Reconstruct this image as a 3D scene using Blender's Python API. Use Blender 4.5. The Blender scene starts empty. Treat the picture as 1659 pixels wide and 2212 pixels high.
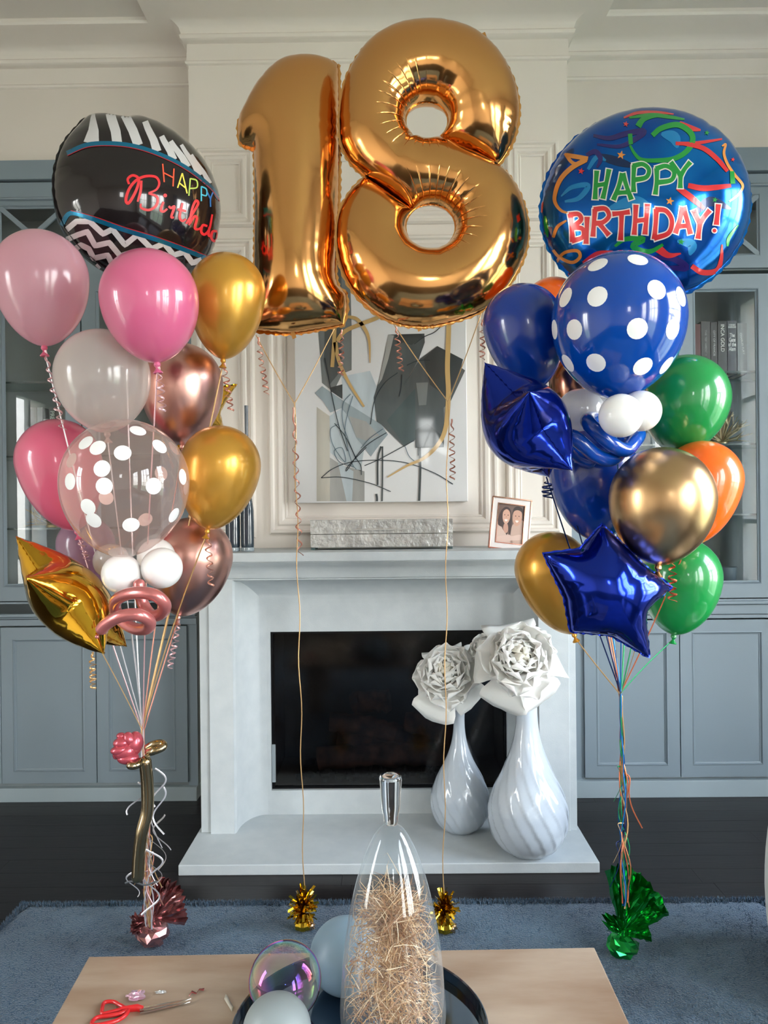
import bpy, bmesh, math, random
import numpy as np
from mathutils import Vector, Matrix, geometry
from mathutils.bvhtree import BVHTree
R_ = math.radians
S = bpy.context.scene
COL = S.collection
# ------------------------------------------------------------------ camera
F, CX, CY = 1660.0, 829.5, 1106.0            # focal length and centre of the 1659 x 2212 photograph
YAW, ROLL, EYE = 0.42, -0.58, 1.55
cd = bpy.data.cameras.new('camera'); cam = bpy.data.objects.new('camera', cd); COL.objects.link(cam)
cd.sensor_fit = 'VERTICAL'; cd.sensor_height = 36.0; cd.lens = 36.0*F/2212.0; cd.clip_start = 0.05; cd.clip_end = 200
MC = Matrix.Rotation(R_(YAW), 4, 'Z') @ Matrix.Rotation(R_(90), 4, 'X') @ Matrix.Rotation(R_(ROLL), 4, 'Z')
cam.matrix_world = Matrix.Translation((0, 0, EYE)) @ MC
S.camera = cam
CAM = Vector((0, 0, EYE))
def ray(px, py): return (MC.to_3x3() @ Vector(((px-CX)/F, -(py-CY)/F, -1.0))).normalized()
def at(px, py, Y):
    d = ray(px, py); return CAM + d*(Y/d.y)
def onz(px, py, z):
    d = ray(px, py); return CAM + d*((z-EYE)/d.z)
def X(px, Y, py=1106): return at(px, py, Y).x
def Z(py, Y, px=830): return at(px, py, Y).z
# ------------------------------------------------------------------ light and colour
S.view_settings.view_transform = 'Standard'; S.view_settings.look = 'None'; S.view_settings.gamma = 1.0
S.view_settings.use_curve_mapping = False
S.view_settings.exposure = 0.92
W = bpy.data.worlds.new('daylight'); S.world = W; W.use_nodes = True
nt = W.node_tree; nt.nodes.clear()
wo = nt.nodes.new('ShaderNodeOutputWorld'); bg = nt.nodes.new('ShaderNodeBackground'); cr = nt.nodes.new('ShaderNodeValToRGB')
tc = nt.nodes.new('ShaderNodeTexCoord'); sp = nt.nodes.new('ShaderNodeSeparateXYZ'); mr = nt.nodes.new('ShaderNodeMapRange')
mr.inputs['From Min'].default_value = -1; mr.inputs['From Max'].default_value = 1
nt.links.new(tc.outputs['Generated'], sp.inputs[0]); nt.links.new(sp.outputs['Z'], mr.inputs['Value']); nt.links.new(mr.outputs[0], cr.inputs[0])
e = cr.color_ramp.elements; e[0].position = 0.42; e[0].color = (0.34, 0.33, 0.29, 1); e[1].position = 0.95; e[1].color = (0.50, 0.68, 1.0, 1)
k = e.new(0.5); k.color = (0.96, 0.94, 0.90, 1); k = e.new(0.62); k.color = (0.98, 0.98, 1.0, 1)
nt.links.new(cr.outputs[0], bg.inputs['Color']); nt.links.new(bg.outputs[0], wo.inputs[0]); bg.inputs['Strength'].default_value = 13.0
ROOM = dict(x0=-3.5, x1=3.2, y0=-5.2, y1=4.55, top=4.14)
# openings: (wall, a0, a1, z0, z1), a = Y on the side walls, X on the wall behind the camera
OPEN = [('right', 1.32, 2.75, 0.35, 3.45), ('right', -1.65, 0.10, 0.35, 3.45), ('right', -4.2, -2.4, 0.35, 3.45),
        ('left', 0.5, 1.25, 0.30, 2.75),
        ('rear', 0.45, 1.10, 2.3, 3.2)]
def portal(o):
    w, a0, a1, z0, z1 = o
    l = bpy.data.lights.new('window_daylight', 'AREA'); l.shape = 'RECTANGLE'; l.size = a1-a0; l.size_y = z1-z0
    ob = bpy.data.objects.new('window_daylight', l); COL.objects.link(ob)
    m, zc = (a0+a1)/2, (z0+z1)/2
    if w == 'right': ob.location = (ROOM['x1']+0.10, m, zc); ob.rotation_euler = (R_(90), 0, R_(90))
    elif w == 'left': ob.location = (ROOM['x0']-0.10, m, zc); ob.rotation_euler = (R_(90), 0, R_(-90))
    else: ob.location = (m, ROOM['y0']-0.10, zc); ob.rotation_euler = (R_(90), 0, 0)
    l.cycles.is_portal = True
    return ob
for o_ in OPEN: portal(o_)
# ------------------------------------------------------------------ helpers
def srgb(*c):
    if len(c) == 1: c = c[0]
    return tuple((v/255/12.92 if v/255 <= 0.04045 else ((v/255+0.055)/1.055)**2.4) for v in c[:3])
MATS = {}
def mat(name, col, rough=0.5, metal=0.0, coat=0.0, coat_r=0.05, spec=0.5, noise=0.0, nscale=8.0, bump=0.0, bscale=60.0, col2=None, trans=0.0, ior=1.45, sss=0.0, stretch=(1, 1, 1), sheen=0.0, crough=None, bdist=0.01):
    if name in MATS: return MATS[name]
    m = bpy.data.materials.new(name); m.use_nodes = True; MATS[name] = m
    n = m.node_tree.nodes; L = m.node_tree.links; b = n['Principled BSDF']
    c = srgb(col)
    b.inputs['Base Color'].default_value = (*c, 1); b.inputs['Roughness'].default_value = rough; b.inputs['Metallic'].default_value = metal
    b.inputs['Coat Weight'].default_value = coat; b.inputs['Coat Roughness'].default_value = coat_r
    b.inputs['Specular IOR Level'].default_value = spec; b.inputs['Transmission Weight'].default_value = trans; b.inputs['IOR'].default_value = ior
    if sheen: b.inputs['Sheen Weight'].default_value = sheen
    if sss:
        b.inputs['Subsurface Weight'].default_value = sss; b.inputs['Subsurface Radius'].default_value = (0.05, 0.04, 0.04); b.inputs['Subsurface Scale'].default_value = 0.3
    tc = mp = None
    def coords():
        nonlocal tc, mp
        if tc is None:
            tc = n.new('ShaderNodeTexCoord'); mp = n.new('ShaderNodeMapping'); mp.inputs['Scale'].default_value = stretch
            L.new(tc.outputs['Object'], mp.inputs['Vector'])
        return mp.outputs[0]
    if noise or col2:
        t = n.new('ShaderNodeTexNoise'); t.inputs['Scale'].default_value = nscale; t.inputs['Detail'].default_value = 5
        L.new(coords(), t.inputs['Vector'])
        rp = n.new('ShaderNodeValToRGB'); L.new(t.outputs['Fac'], rp.inputs[0])
        c2 = srgb(col2) if col2 else tuple(v*(1-noise) for v in c)
        rp.color_ramp.elements[0].position = 0.32; rp.color_ramp.elements[1].position = 0.68
        rp.color_ramp.elements[0].color = (*c2, 1); rp.color_ramp.elements[1].color = (*c, 1)
        L.new(rp.outputs[0], b.inputs['Base Color'])
    if bump:
        t2 = n.new('ShaderNodeTexNoise'); t2.inputs['Scale'].default_value = bscale; t2.inputs['Detail'].default_value = 3
        L.new(coords(), t2.inputs['Vector'])
        bp = n.new('ShaderNodeBump'); bp.inputs['Strength'].default_value = bump; bp.inputs['Distance'].default_value = bdist
        L.new(t2.outputs['Fac'], bp.inputs['Height']); L.new(bp.outputs[0], b.inputs['Normal'])
    return m
def film(name, tint, opac=0.25, rough=0.05, body=(255, 255, 255), edge=1.0, irid=False):
    """thin clear skin: see-through tint, a share of milky body, a mirror-like sheen that grows to the rim"""
    if name in MATS: return MATS[name]
    m = bpy.data.materials.new(name); m.use_nodes = True; MATS[name] = m
    n = m.node_tree.nodes; L = m.node_tree.links; n.clear()
    out = n.new('ShaderNodeOutputMaterial'); tr = n.new('ShaderNodeBsdfTransparent'); tr.inputs[0].default_value = (*srgb(tint), 1)
    df = n.new('ShaderNodeBsdfDiffuse'); df.inputs[0].default_value = (*srgb(body), 1)
    tl = n.new('ShaderNodeBsdfTranslucent'); tl.inputs[0].default_value = (*srgb(body), 1)
    mb = n.new('ShaderNodeMixShader'); mb.inputs[0].default_value = 0.5; L.new(df.outputs[0], mb.inputs[1]); L.new(tl.outputs[0], mb.inputs[2])
    gl = n.new('ShaderNodeBsdfGlossy'); gl.inputs['Roughness'].default_value = rough; gl.inputs[0].default_value = (1, 1, 1, 1)
    lw = n.new('ShaderNodeLayerWeight'); lw.inputs['Blend'].default_value = 0.3
    mm = n.new('ShaderNodeMath'); mm.operation = 'MULTIPLY_ADD'; L.new(lw.outputs['Facing'], mm.inputs[0]); mm.inputs[1].default_value = (0.95-opac)*0.45*edge; mm.inputs[2].default_value = opac
    m1 = n.new('ShaderNodeMixShader'); L.new(mm.outputs[0], m1.inputs[0]); L.new(tr.outputs[0], m1.inputs[1]); L.new(mb.outputs[0], m1.inputs[2])
    fr = n.new('ShaderNodeFresnel'); fr.inputs['IOR'].default_value = 1.5
    # thin skin: both faces reflect alike
    ab = n.new('ShaderNodeMath'); ab.operation = 'MULTIPLY'; ab.inputs[1].default_value = 1.0
    geo = n.new('ShaderNodeNewGeometry'); mi = n.new('ShaderNodeMath'); mi.operation = 'SUBTRACT'; mi.inputs[0].default_value = 1.0
    L.new(geo.outputs['Backfacing'], mi.inputs[1]); L.new(fr.outputs[0], ab.inputs[0]); 
    a2 = n.new('ShaderNodeMath'); a2.operation = 'MULTIPLY'; L.new(ab.outputs[0], a2.inputs[0]); L.new(mi.outputs[0], a2.inputs[1])
    m2 = n.new('ShaderNodeMixShader'); L.new(a2.outputs[0], m2.inputs[0]); L.new(m1.outputs[0], m2.inputs[1]); L.new(gl.outputs[0], m2.inputs[2])
    if irid:
        wv = n.new('ShaderNodeTexNoise'); wv.inputs['Scale'].default_value = 9; tcn = n.new('ShaderNodeTexCoord'); L.new(tcn.outputs['Object'], wv.inputs['Vector'])
        hs = n.new('ShaderNodeCombineColor'); hs.mode = 'HSV'; ad = n.new('ShaderNodeMath'); ad.operation = 'MULTIPLY_ADD'; ad.inputs[1].default_value = 2.2
        L.new(lw.outputs['Facing'], ad.inputs[0]); L.new(wv.outputs['Fac'], ad.inputs[2])
        fc = n.new('ShaderNodeMath'); fc.operation = 'FRACT'; L.new(ad.outputs[0], fc.inputs[0]); L.new(fc.outputs[0], hs.inputs[0]); hs.inputs[1].default_value = 0.8; hs.inputs[2].default_value = 1
        L.new(hs.outputs[0], gl.inputs[0]); ab.inputs[1].default_value = 2.6; ab.use_clamp = True
    L.new(m2.outputs[0], out.inputs[0])
    return m

class MB:
    def __init__(s): s.v = []; s.f = []; s.m = []
    def add(s, vs, fs, mi=0):
        o = len(s.v); s.v += [tuple(v) for v in vs]; s.f += [tuple(i+o for i in f) for f in fs]; s.m += [mi]*len(fs)
        return s
    def box(s, x0, x1, y0, y1, z0, z1, mi=0):
        vs = [(x, y, z) for z in (z0, z1) for y in (y0, y1) for x in (x0, x1)]
        return s.add(vs, [(0, 2, 3, 1), (4, 5, 7, 6), (0, 1, 5, 4), (2, 6, 7, 3), (0, 4, 6, 2), (1, 3, 7, 5)], mi)
    def obox(s, c, ax, ay, az, mi=0):
        c = Vector(c); ax, ay, az = Vector(ax), Vector(ay), Vector(az)
        vs = [c+ax*i+ay*j+az*k for k in (-1, 1) for j in (-1, 1) for i in (-1, 1)]
        return s.add(vs, [(0, 2, 3, 1), (4, 5, 7, 6), (0, 1, 5, 4), (2, 6, 7, 3), (0, 4, 6, 2), (1, 3, 7, 5)], mi)
    def lathe(s, prof, n=48, c=(0, 0, 0), M=None, mi=0, cap=True, rfun=None):
        """prof: (r, z) list; M: 3x3 axis frame"""
        c = Vector(c); vs = []
        for j, (r, z) in enumerate(prof):
            for i in range(n):
                a = 2*math.pi*i/n; rr = r if rfun is None else rfun(r, z, a)
                p = Vector((rr*math.cos(a), rr*math.sin(a), z))
                vs.append(c+(M @ p if M is not None else p))
        fs = [(j*n+i, j*n+(i+1) % n, (j+1)*n+(i+1) % n, (j+1)*n+i) for j in range(len(prof)-1) for i in range(n)]
        if cap:
            if prof[0][0] > 1e-5: fs.append(tuple(reversed(range(n))))
            if prof[-1][0] > 1e-5: fs.append(tuple(range((len(prof)-1)*n, len(prof)*n)))
        return s.add(vs, fs, mi)
    def tube(s, pts, r, n=8, mi=0, flat=1.0, cap=True, ref=None):
        pts = [Vector(p) for p in pts]; N = len(pts)
        rs = r if hasattr(r, '__len__') else [r]*N
        t = [(pts[min(i+1, N-1)]-pts[max(i-1, 0)]).normalized() for i in range(N)]
        u = Vector(ref) if ref is not None else (Vector((0, 0, 1)) if abs(t[0].z) < 0.9 else Vector((1, 0, 0)))
        vs = []
        for i in range(N):
            u = (u - t[i]*u.dot(t[i]))
            u = u.normalized() if u.length > 1e-6 else t[i].orthogonal().normalized()
            w = t[i].cross(u)
            for k_ in range(n):
                a = 2*math.pi*k_/n
                vs.append(pts[i]+u*(math.cos(a)*rs[i])+w*(math.sin(a)*rs[i]*flat))
        fs = [(i*n+k_, i*n+(k_+1) % n, (i+1)*n+(k_+1) % n, (i+1)*n+k_) for i in range(N-1) for k_ in range(n)]
        if cap: fs += [tuple(reversed(range(n))), tuple(range((N-1)*n, N*n))]
        return s.add(vs, fs, mi)
    def sphere(s, c, r, M=None, n=24, mi=0, sc=(1, 1, 1)):
        prof = [(max(math.sin(math.pi*j/(n//2)), 1e-6)*r, -math.cos(math.pi*j/(n//2))*r) for j in range(n//2+1)]
        D = Matrix.Diagonal(sc).to_3x3()
        return s.lathe(prof, n, c, (M @ D) if M is not None else D, mi, cap=False)
    def build(s, name, mats=None, parent=None, smooth=True, bevel=0.0, angle=35, segs=2):
        me = bpy.data.meshes.new(name)
        o0 = Vector(parent['_o']) if parent is not None and '_o' in parent else Vector((0, 0, 0))
        if parent is None: o0 = getattr(s, 'origin', Vector((0, 0, 0)))
        me.from_pydata([(v[0]-o0.x, v[1]-o0.y, v[2]-o0.z) for v in s.v], [], s.f)
        if not isinstance(mats, (list, tuple)): mats = [mats]
        for m in mats: me.materials.append(m)
        if len(mats) > 1: me.polygons.foreach_set('material_index', s.m)
        bm = bmesh.new(); bm.from_mesh(me); bmesh.ops.remove_doubles(bm, verts=bm.verts, dist=1e-6)
        if not getattr(s, 'keepn', False): bmesh.ops.recalc_face_normals(bm, faces=bm.faces)
        bm.to_mesh(me); bm.free()
        if smooth:
            me.polygons.foreach_set('use_smooth', [True]*len(me.polygons)); me.set_sharp_from_angle(angle=R_(angle))
        o = bpy.data.objects.new(name, me); COL.objects.link(o)
        if parent is not None: o.parent = parent; o['_o'] = list(o0)
        else: o.location = o0; o['_o'] = list(o0)
        if bevel:
            b = o.modifiers.new('bevel', 'BEVEL'); b.width = bevel; b.segments = segs; b.limit_method = 'ANGLE'; b.angle_limit = R_(40)
        return o
def thing(name, label, cat, loc, group=None):
    o = bpy.data.objects.new(name, None); COL.objects.link(o); o.location = loc; o.empty_display_size = 0.05
    o['_o'] = list(loc); o['label'] = label; o['category'] = cat
    if group: o['group'] = group
    return o
def tag(o, label=None, cat=None, group=None, kind=None):
    if label: o['label'] = label
    if cat: o['category'] = cat
    if group: o['group'] = group
    if kind: o['kind'] = kind
    return o
def struct(o): o['kind'] = 'structure'; return o
# ================================================================== MATERIALS OF THE ROOM
M_wall = mat('cream_wall_paint', (230, 221, 211), 0.6, noise=0.02, nscale=3, bump=0.03, bscale=300)
M_breast = mat('white_panel_paint', (237, 229, 220), 0.4, bump=0.02, bscale=250)
M_stone = mat('pale_limestone', (200, 206, 208), 0.55, col2=(192, 199, 202), nscale=14, bump=0.08, bscale=220)
M_cab = mat('blue_grey_cabinet_paint', (132, 146, 155), 0.42, bump=0.02, bscale=200)
M_cabin = mat('cabinet_inside_paint', (132, 141, 143), 0.6)
M_floor = mat('dark_stained_oak', (33, 27, 27), 0.30, col2=(24, 20, 21), nscale=5, stretch=(0.6, 9, 1), bump=0.05, bscale=14, spec=0.3)
M_ceil = mat('ceiling_paint', (230, 223, 214), 0.7)
M_black = mat('firebox_black', (84, 80, 80), 0.75, col2=(58, 54, 54), nscale=9, bump=0.3, bscale=30)
M_iron = mat('black_iron', (22, 22, 24), 0.35, metal=0.6)
M_chrome = mat('polished_chrome', (225, 225, 225), 0.12, metal=1.0)
M_pane = film('window_glass', (250, 252, 252), opac=0.0, rough=0.0, edge=0.0)
M_shelfglass = film('shelf_glass', (205, 225, 220), opac=0.10, rough=0.02, body=(160, 190, 185))
M_glassedge = mat('shelf_glass_edge', (30, 52, 48), 0.2, coat=0.5)
x0, x1, y0, y1, top = (ROOM[k] for k in ('x0', 'x1', 'y0', 'y1', 'top'))
WY = 4.20                                   # face of the wall above the cabinets
BY = 4.00                                   # face of the chimney breast
# ------------------------------------------------------------------ floor of long boards
fl = struct(MB().box(x0-0.3, x1+0.3, y0-0.3, y1, -0.12, -0.012).build('floor', M_floor, smooth=False))
mbd = {}
random.seed(3)
n_pl = 0
y = 2.05
while y < 4.2 and n_pl < 290:
    xx = x0 - random.random()*1.2
    while xx < x1:
        L_ = random.choice((1.5, 1.9, 2.3)); xe = min(xx+L_, x1); xs = max(xx, x0)
        if xe - xs > 0.05:
            b = MB().box(xs+0.0007, xe-0.0007, y+0.0007, min(y+0.127, y1)-0.0007, -0.012, 0.0)
            b.build('floor_board', M_floor, fl, smooth=False); n_pl += 1
        xx += L_
    y += 0.127
b = MB()
b.box(x0, x1, y0, 2.049, -0.012, 0.0); ob = b.build('floor_boards_beyond', M_floor, fl, smooth=False); ob['kind'] = 'stuff'
# ------------------------------------------------------------------ walls, ceiling
def wall_with_holes(name, side):
    b = MB(); th = 0.2
    hs = sorted([o for o in OPEN if o[0] == side], key=lambda o: o[1])
    if side == 'rear': A0, A1 = x0-th, x1+th
    else: A0, A1 = y0, y1
    cur = A0
    def put(a, c, zz0, zz1):
        if side == 'right': b.box(x1, x1+th, a, c, zz0, zz1)
        elif side == 'left': b.box(x0-th, x0, a, c, zz0, zz1)
        else: b.box(a, c, y0-th, y0, zz0, zz1)
    for (_, a0, a1, zz0, zz1) in hs:
        put(cur, a0, 0, top); put(a0, a1, 0, zz0); put(a0, a1, zz1, top); cur = a1
    put(cur, A1, 0, top)
    return struct(b.build(name, M_wall, smooth=False))
wall_with_holes('wall_right', 'right'); wall_with_holes('wall_left', 'left'); wall_with_holes('wall_rear', 'rear')
struct(MB().box(x0-0.2, x1+0.2, y0-0.2, y1+0.2, top, top+0.2).build('ceiling', M_ceil, smooth=False))
ZCAB = Z(337, 4.16)                          # top of the cabinets
wb = MB().box(x0, x1, WY, y1+0.2, ZCAB, top); wb.box(x0, x1, y1, y1+0.2, 0, ZCAB)
struct(wb.build('wall_back', M_wall, smooth=False))
# windows in the other walls: frame, mullions, panes, blinds; palms stand outside
M_wframe = mat('white_window_frame', (235, 236, 234), 0.4)
def window(i, o):
    side, a0, a1, z0, z1 = o
    wn = thing('window_%d' % i, '', '', (0, 0, 0)); del wn['label'], wn['category']; wn['kind'] = 'structure'
    def put(b, a, c, zz0, zz1, d0, d1):
        if side == 'right': b.box(x1+d0, x1+d1, a, c, zz0, zz1)
        elif side == 'left': b.box(x0-d1, x0-d0, a, c, zz0, zz1)
        else: b.box(a, c, y0-d1, y0-d0, zz0, zz1)
    b = MB(); w = 0.07
    put(b, a0, a0+w, z0, z1, -0.02, 0.06); put(b, a1-w, a1, z0, z1, -0.02, 0.06); put(b, a0+w, a1-w, z0, z0+w, -0.02, 0.06); put(b, a0+w, a1-w, z1-w, z1, -0.02, 0.06)
    b.build('window_frame', M_wframe, wn, smooth=False)
    nv = 2 if a1-a0 < 1.2 else 3
    for k_ in range(1, nv):
        m = a0+(a1-a0)*k_/nv; b = MB(); put(b, m-0.025, m+0.025, z0+w, z1-w, 0.0, 0.04); b.build('mullion', M_wframe, wn, smooth=False)
    for zz in (z0+(z1-z0)*0.70, z0+(z1-z0)*0.35):
        for k_ in range(nv):
            p, q = a0+(a1-a0)*k_/nv+0.025, a0+(a1-a0)*(k_+1)/nv-0.025
            b = MB(); put(b, max(p, a0+w), min(q, a1-w), zz-0.02, zz+0.02, 0.0, 0.04); b.build('glazing_bar', M_wframe, wn, smooth=False)
    b = MB(); put(b, a0+w, a1-w, z0+w, z1-w, 0.018, 0.022); b.build('pane', M_pane, wn, smooth=False)
    b = MB(); put(b, a0-0.09, a0, z0-0.09, z1+0.11, -0.025, 0.0); put(b, a1, a1+0.09, z0-0.09, z1+0.11, -0.025, 0.0); put(b, a0, a1, z1, z1+0.11, -0.025, 0.0); put(b, a0, a1, z0-0.09, z0, -0.025, 0.0)
    b.build('window_casing', M_wframe, wn, smooth=False)
for i, o in enumerate(OPEN): window(i+1, o)
M_sheer = film('sheer_white_curtain', (200, 206, 214), opac=.75, rough=.6, body=(150, 160, 172), edge=.2)
def curtain(label, ya, yb, za, zb):
    n = int((yb-ya)/.012); b = MB(); vs = []
    for j in range(13):
        z = za+(zb-za)*j/12
        for i in range(n+1):
            y_ = ya+(yb-ya)*i/n; a = i*.62
            vs.append((x1-.09+.028*math.sin(a)*(1.15-.35*j/12)+.008*math.sin(a*.37+j*.2), y_+.006*math.cos(a*1.3), z))
    b.add(vs, [(j*(n+1)+i, j*(n+1)+i+1, (j+1)*(n+1)+i+1, (j+1)*(n+1)+i) for j in range(12) for i in range(n)]); b.keepn = True
    T = thing('curtain', label, 'curtain', (x1-.09, (ya+yb)/2, za), 'sheer curtains at the right hand windows')
    b.build('curtain_panel', M_sheer, T)
    MB().tube([(x1-.09, ya-.04, zb+.01), (x1-.09, yb+.04, zb+.01)], .011, 10).build('curtain_rod', M_iron, T)
curtain('sheer white curtain at the near side of the window closest to the cabinets', 1.05, 1.42, 0.03, 3.60)
curtain('sheer white curtain at the far side of the window closest to the cabinets', 2.70, 3.05, 0.03, 3.60)
# dim brown furniture mass behind the camera is left out: nothing of it shows
# ------------------------------------------------------------------ chimney breast
BXL, BXR = X(408, BY, 250), X(1226, BY, 250)
FXL, FXR = X(432, 3.62, 1500), X(1244, 3.62, 1500)
SHELF = Z(1181, BY)
br = MB().box(BXL, BXR, BY, y1, SHELF-0.06, top)
br.box(FXL+0.03, X(572, 3.83)-0.02, BY, y1, 0, SHELF-0.06); br.box(X(1096, 3.83)+0.03, FXR-0.03, BY, y1, 0, SHELF-0.06)
br.box(X(572, 3.83)-0.02, X(1096, 3.83)+0.03, BY, y1, Z(1362, 3.85)+0.02, SHELF-0.06)
br.box(X(572, 3.83)-0.02, X(1096, 3.83)+0.03, 4.40, y1, 0, Z(1362, 3.85)+0.02)
struct(br.build('wall_chimney_breast', M_breast, smooth=False))
# crown cornice: bead, frieze, bead, cove, fillet, as a profile swept along the wall and round the breast
cz = lambda py: Z(py, 4.17)
prof = [(0.0, cz(176)), (0.012, cz(174)), (0.016, cz(170)), (0.008, cz(166)), (0.006, cz(132)), (0.022, cz(130)), (0.034, cz(126)), (0.038, cz(120)), (0.030, cz(116)), (0.034, cz(112))]
for k_ in range(9):
    a = k_/8*math.pi/2
    prof.append((0.036+0.155*(1-math.cos(a)), cz(110)+(top-0.035-cz(110))*math.sin(a)))
prof += [(0.205, top-0.03), (0.212, top-0.018), (0.212, top)]
def sweep(path, prof, name, m, parent=None, closed=False):
    """path: (x, y) points run so that the room is on the right hand side; prof: (out, z)"""
    b = MB(); P = [Vector(p) for p in path]; n = len(P); rows = []
    for i in range(n):
        a = (P[i]-P[i-1]).normalized() if i else (P[1]-P[0]).normalized()
        c = (P[i+1]-P[i]).normalized() if i < n-1 else a
        na, nc = Vector((a.y, -a.x)), Vector((c.y, -c.x))
        mvec = (na+nc); mvec = mvec/ (1+na.dot(nc))
        rows.append([(P[i].x+mvec.x*o, P[i].y+mvec.y*o, z) for o, z in prof])
    vs = [v for r in rows for v in r]; k_ = len(prof)
    fs = [(i*k_+j, (i+1)*k_+j, (i+1)*k_+j+1, i*k_+j+1) for i in range(n-1) for j in range(k_-1)]
    b.add(vs, fs)
    return b.build(name, m, parent, angle=28)
struct(sweep([(x0, WY), (BXL, WY), (BXL, BY), (BXR, BY), (BXR, WY), (x1, WY)], prof, 'trim_1', M_breast))
# panel mouldings on the breast
def panel_frame(name, px0, px1, py0, py1, Y, w=0.05, prof=None, m=M_breast, parent=None):
    xa, xb = X(px0, Y, (py0+py1)/2), X(px1, Y, (py0+py1)/2); za, zb = Z(py1, Y, (px0+px1)/2), Z(py0, Y, (px0+px1)/2)
    pr = prof or [(0.0, 0.0), (0.0, 0.010), (0.12, 0.018), (0.26, 0.014), (0.34, 0.006), (0.45, 0.010), (0.62, 0.012), (0.78, 0.004), (0.84, 0.007), (0.95, 0.005), (1.0, 0.0)]
    b = MB(); vs = []
    for t, p in pr:
        d = t*w
        vs += [(xa+d, Y-p, za+d), (xb-d, Y-p, za+d), (xb-d, Y-p, zb-d), (xa+d, Y-p, zb-d)]
    n = len(pr)
    b.add(vs, [(j*4+i, j*4+(i+1) % 4, (j+1)*4+(i+1) % 4, (j+1)*4+i) for j in range(n-1) for i in range(4)])
    o = b.build(name, m, parent, angle=20)
    if parent is None: struct(o)
    return o
wide = [(0.0, 0.0), (0.0, 0.012), (0.10, 0.026), (0.22, 0.026), (0.30, 0.014), (0.45, 0.014), (0.55, 0.022), (0.72, 0.020), (0.85, 0.008), (0.9, 0.011), (0.97, 0.008), (1.0, 0.0)]
i_ = 2
for (a, b_, c, d, w) in ((427, 551, 322, 492, 0.085), (427, 551, 518, 1163, 0.085), (1092, 1206, 306, 478, 0.080), (1092, 1206, 502, 1150, 0.080),
                         (572, 1074, 314, 486, 0.085), (580, 1074, 510, 1152, 0.095)):
    panel_frame('trim_%d' % i_, a, b_, c, d, BY, w, wide); i_ += 1
# ================================================================== FIREPLACE SURROUND
fp = thing('fireplace_surround', 'pale stone fireplace mantel with coved opening and projecting hearth slab', 'fireplace', (0, 3.6, 0))
LY, IY = 3.60, 3.83
HZ = 0.046
sx0, sx1 = X(385, 3.285, 1885), X(1296, 3.285, 1885)
MB().box(sx0, sx1, 3.285, IY+0.14, 0.0, HZ).build('hearth_slab', M_stone, fp, smooth=False, bevel=0.004)
ixl, ixr = X(573, IY), X(1091, IY)           # inner plane
oxl, oxr = X(500, LY), X(1160, LY)           # outside of the cove
izt, ozt = Z(1303, IY), Z(1250, LY)
fxl, fxr = X(448, LY), X(1226, LY)
# legs (plain flat posts with a slim fillet outside)
for s, a, c, e_ in ((0, fxl, oxl, FXL), (1, oxr, fxr, FXR)):
    b = MB().box(a, c, LY, IY+0.17, HZ, ozt)
    if s == 0: b.box(e_, a, LY+0.018, BY-0.002, HZ, ozt)
    else: b.box(c, e_, LY+0.018, BY-0.002, HZ, ozt)
    b.build('leg', M_stone, fp, smooth=False, bevel=0.002)
# cove swept up the left, across, down the right
def ushape(profile, name):
    vs = []
    for d, Yv in profile:                    # d = distance outwards from the inner plane's edge
        fr = d
        xa, xb, zt = ixl+(oxl-ixl)*fr, ixr+(oxr-ixr)*fr, izt+(ozt-izt)*fr
        vs += [(xa, Yv, HZ), (xa, Yv, zt), (xb, Yv, zt), (xb, Yv, HZ)]
    n = len(profile)
    b = MB(); b.add(vs, [(j*4+i, j*4+i+1, (j+1)*4+i+1, (j+1)*4+i) for j in range(n-1) for i in range(3)])
    return b.build(name, M_stone, fp, angle=30)
cove = [(0.0, IY+0.02), (0.0, IY)]
for k_ in range(1, 13):
    a = k_/12*math.pi/2
    cove.append((0.04+0.90*math.sin(a), IY-0.20*(1-math.cos(a))))
cove += [(0.94, LY+0.02), (0.97, LY+0.012), (1.0, LY)]
ushape(cove, 'cove_moulding')
# inner flat plane round the firebox opening
ozx0, ozx1, ozz0, ozz1 = X(579, IY+0.0), X(1093, IY+0.0), Z(1706, IY), Z(1363, IY)
b = MB(); b.box(ixl-0.01, ozx0+0.003, IY, IY+0.08, HZ, izt+0.01); b.box(ozx1-0.006, ixr+0.012, IY, IY+0.08, HZ, izt+0.01)
b.box(ozx0, ozx1-0.003, IY+0.0005, IY+0.08, ozz1, izt+0.01); b.box(ozx0, ozx1-0.003, IY+0.0005, IY+0.08, HZ, ozz0)
b.build('inner_slip', M_stone, fp, smooth=False)
# frieze ogee and shelf
sh = [(0.0, ozt-0.001), (0.0, ozt+0.004), (0.010, ozt+0.008), (0.016, ozt+0.020), (0.024, ozt+0.045), (0.042, ozt+0.066), (0.070, ozt+0.080), (0.074, ozt+0.084), (0.074, ozt+0.090)]
sweep([(fxl, BY), (fxl, LY), (fxr, LY), (fxr, BY)], sh, 'frieze_moulding', M_stone, fp)
MB().box(fxl, fxr, LY+0.001, BY-0.002, ozt, SHELF-0.03).build('frieze', M_stone, fp, smooth=False)
MB().box(fxl-0.085, fxr+0.085, 3.505, BY-0.0005, ozt+0.089, SHELF).build('mantel_shelf', M_stone, fp, smooth=False, bevel=0.003)
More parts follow.
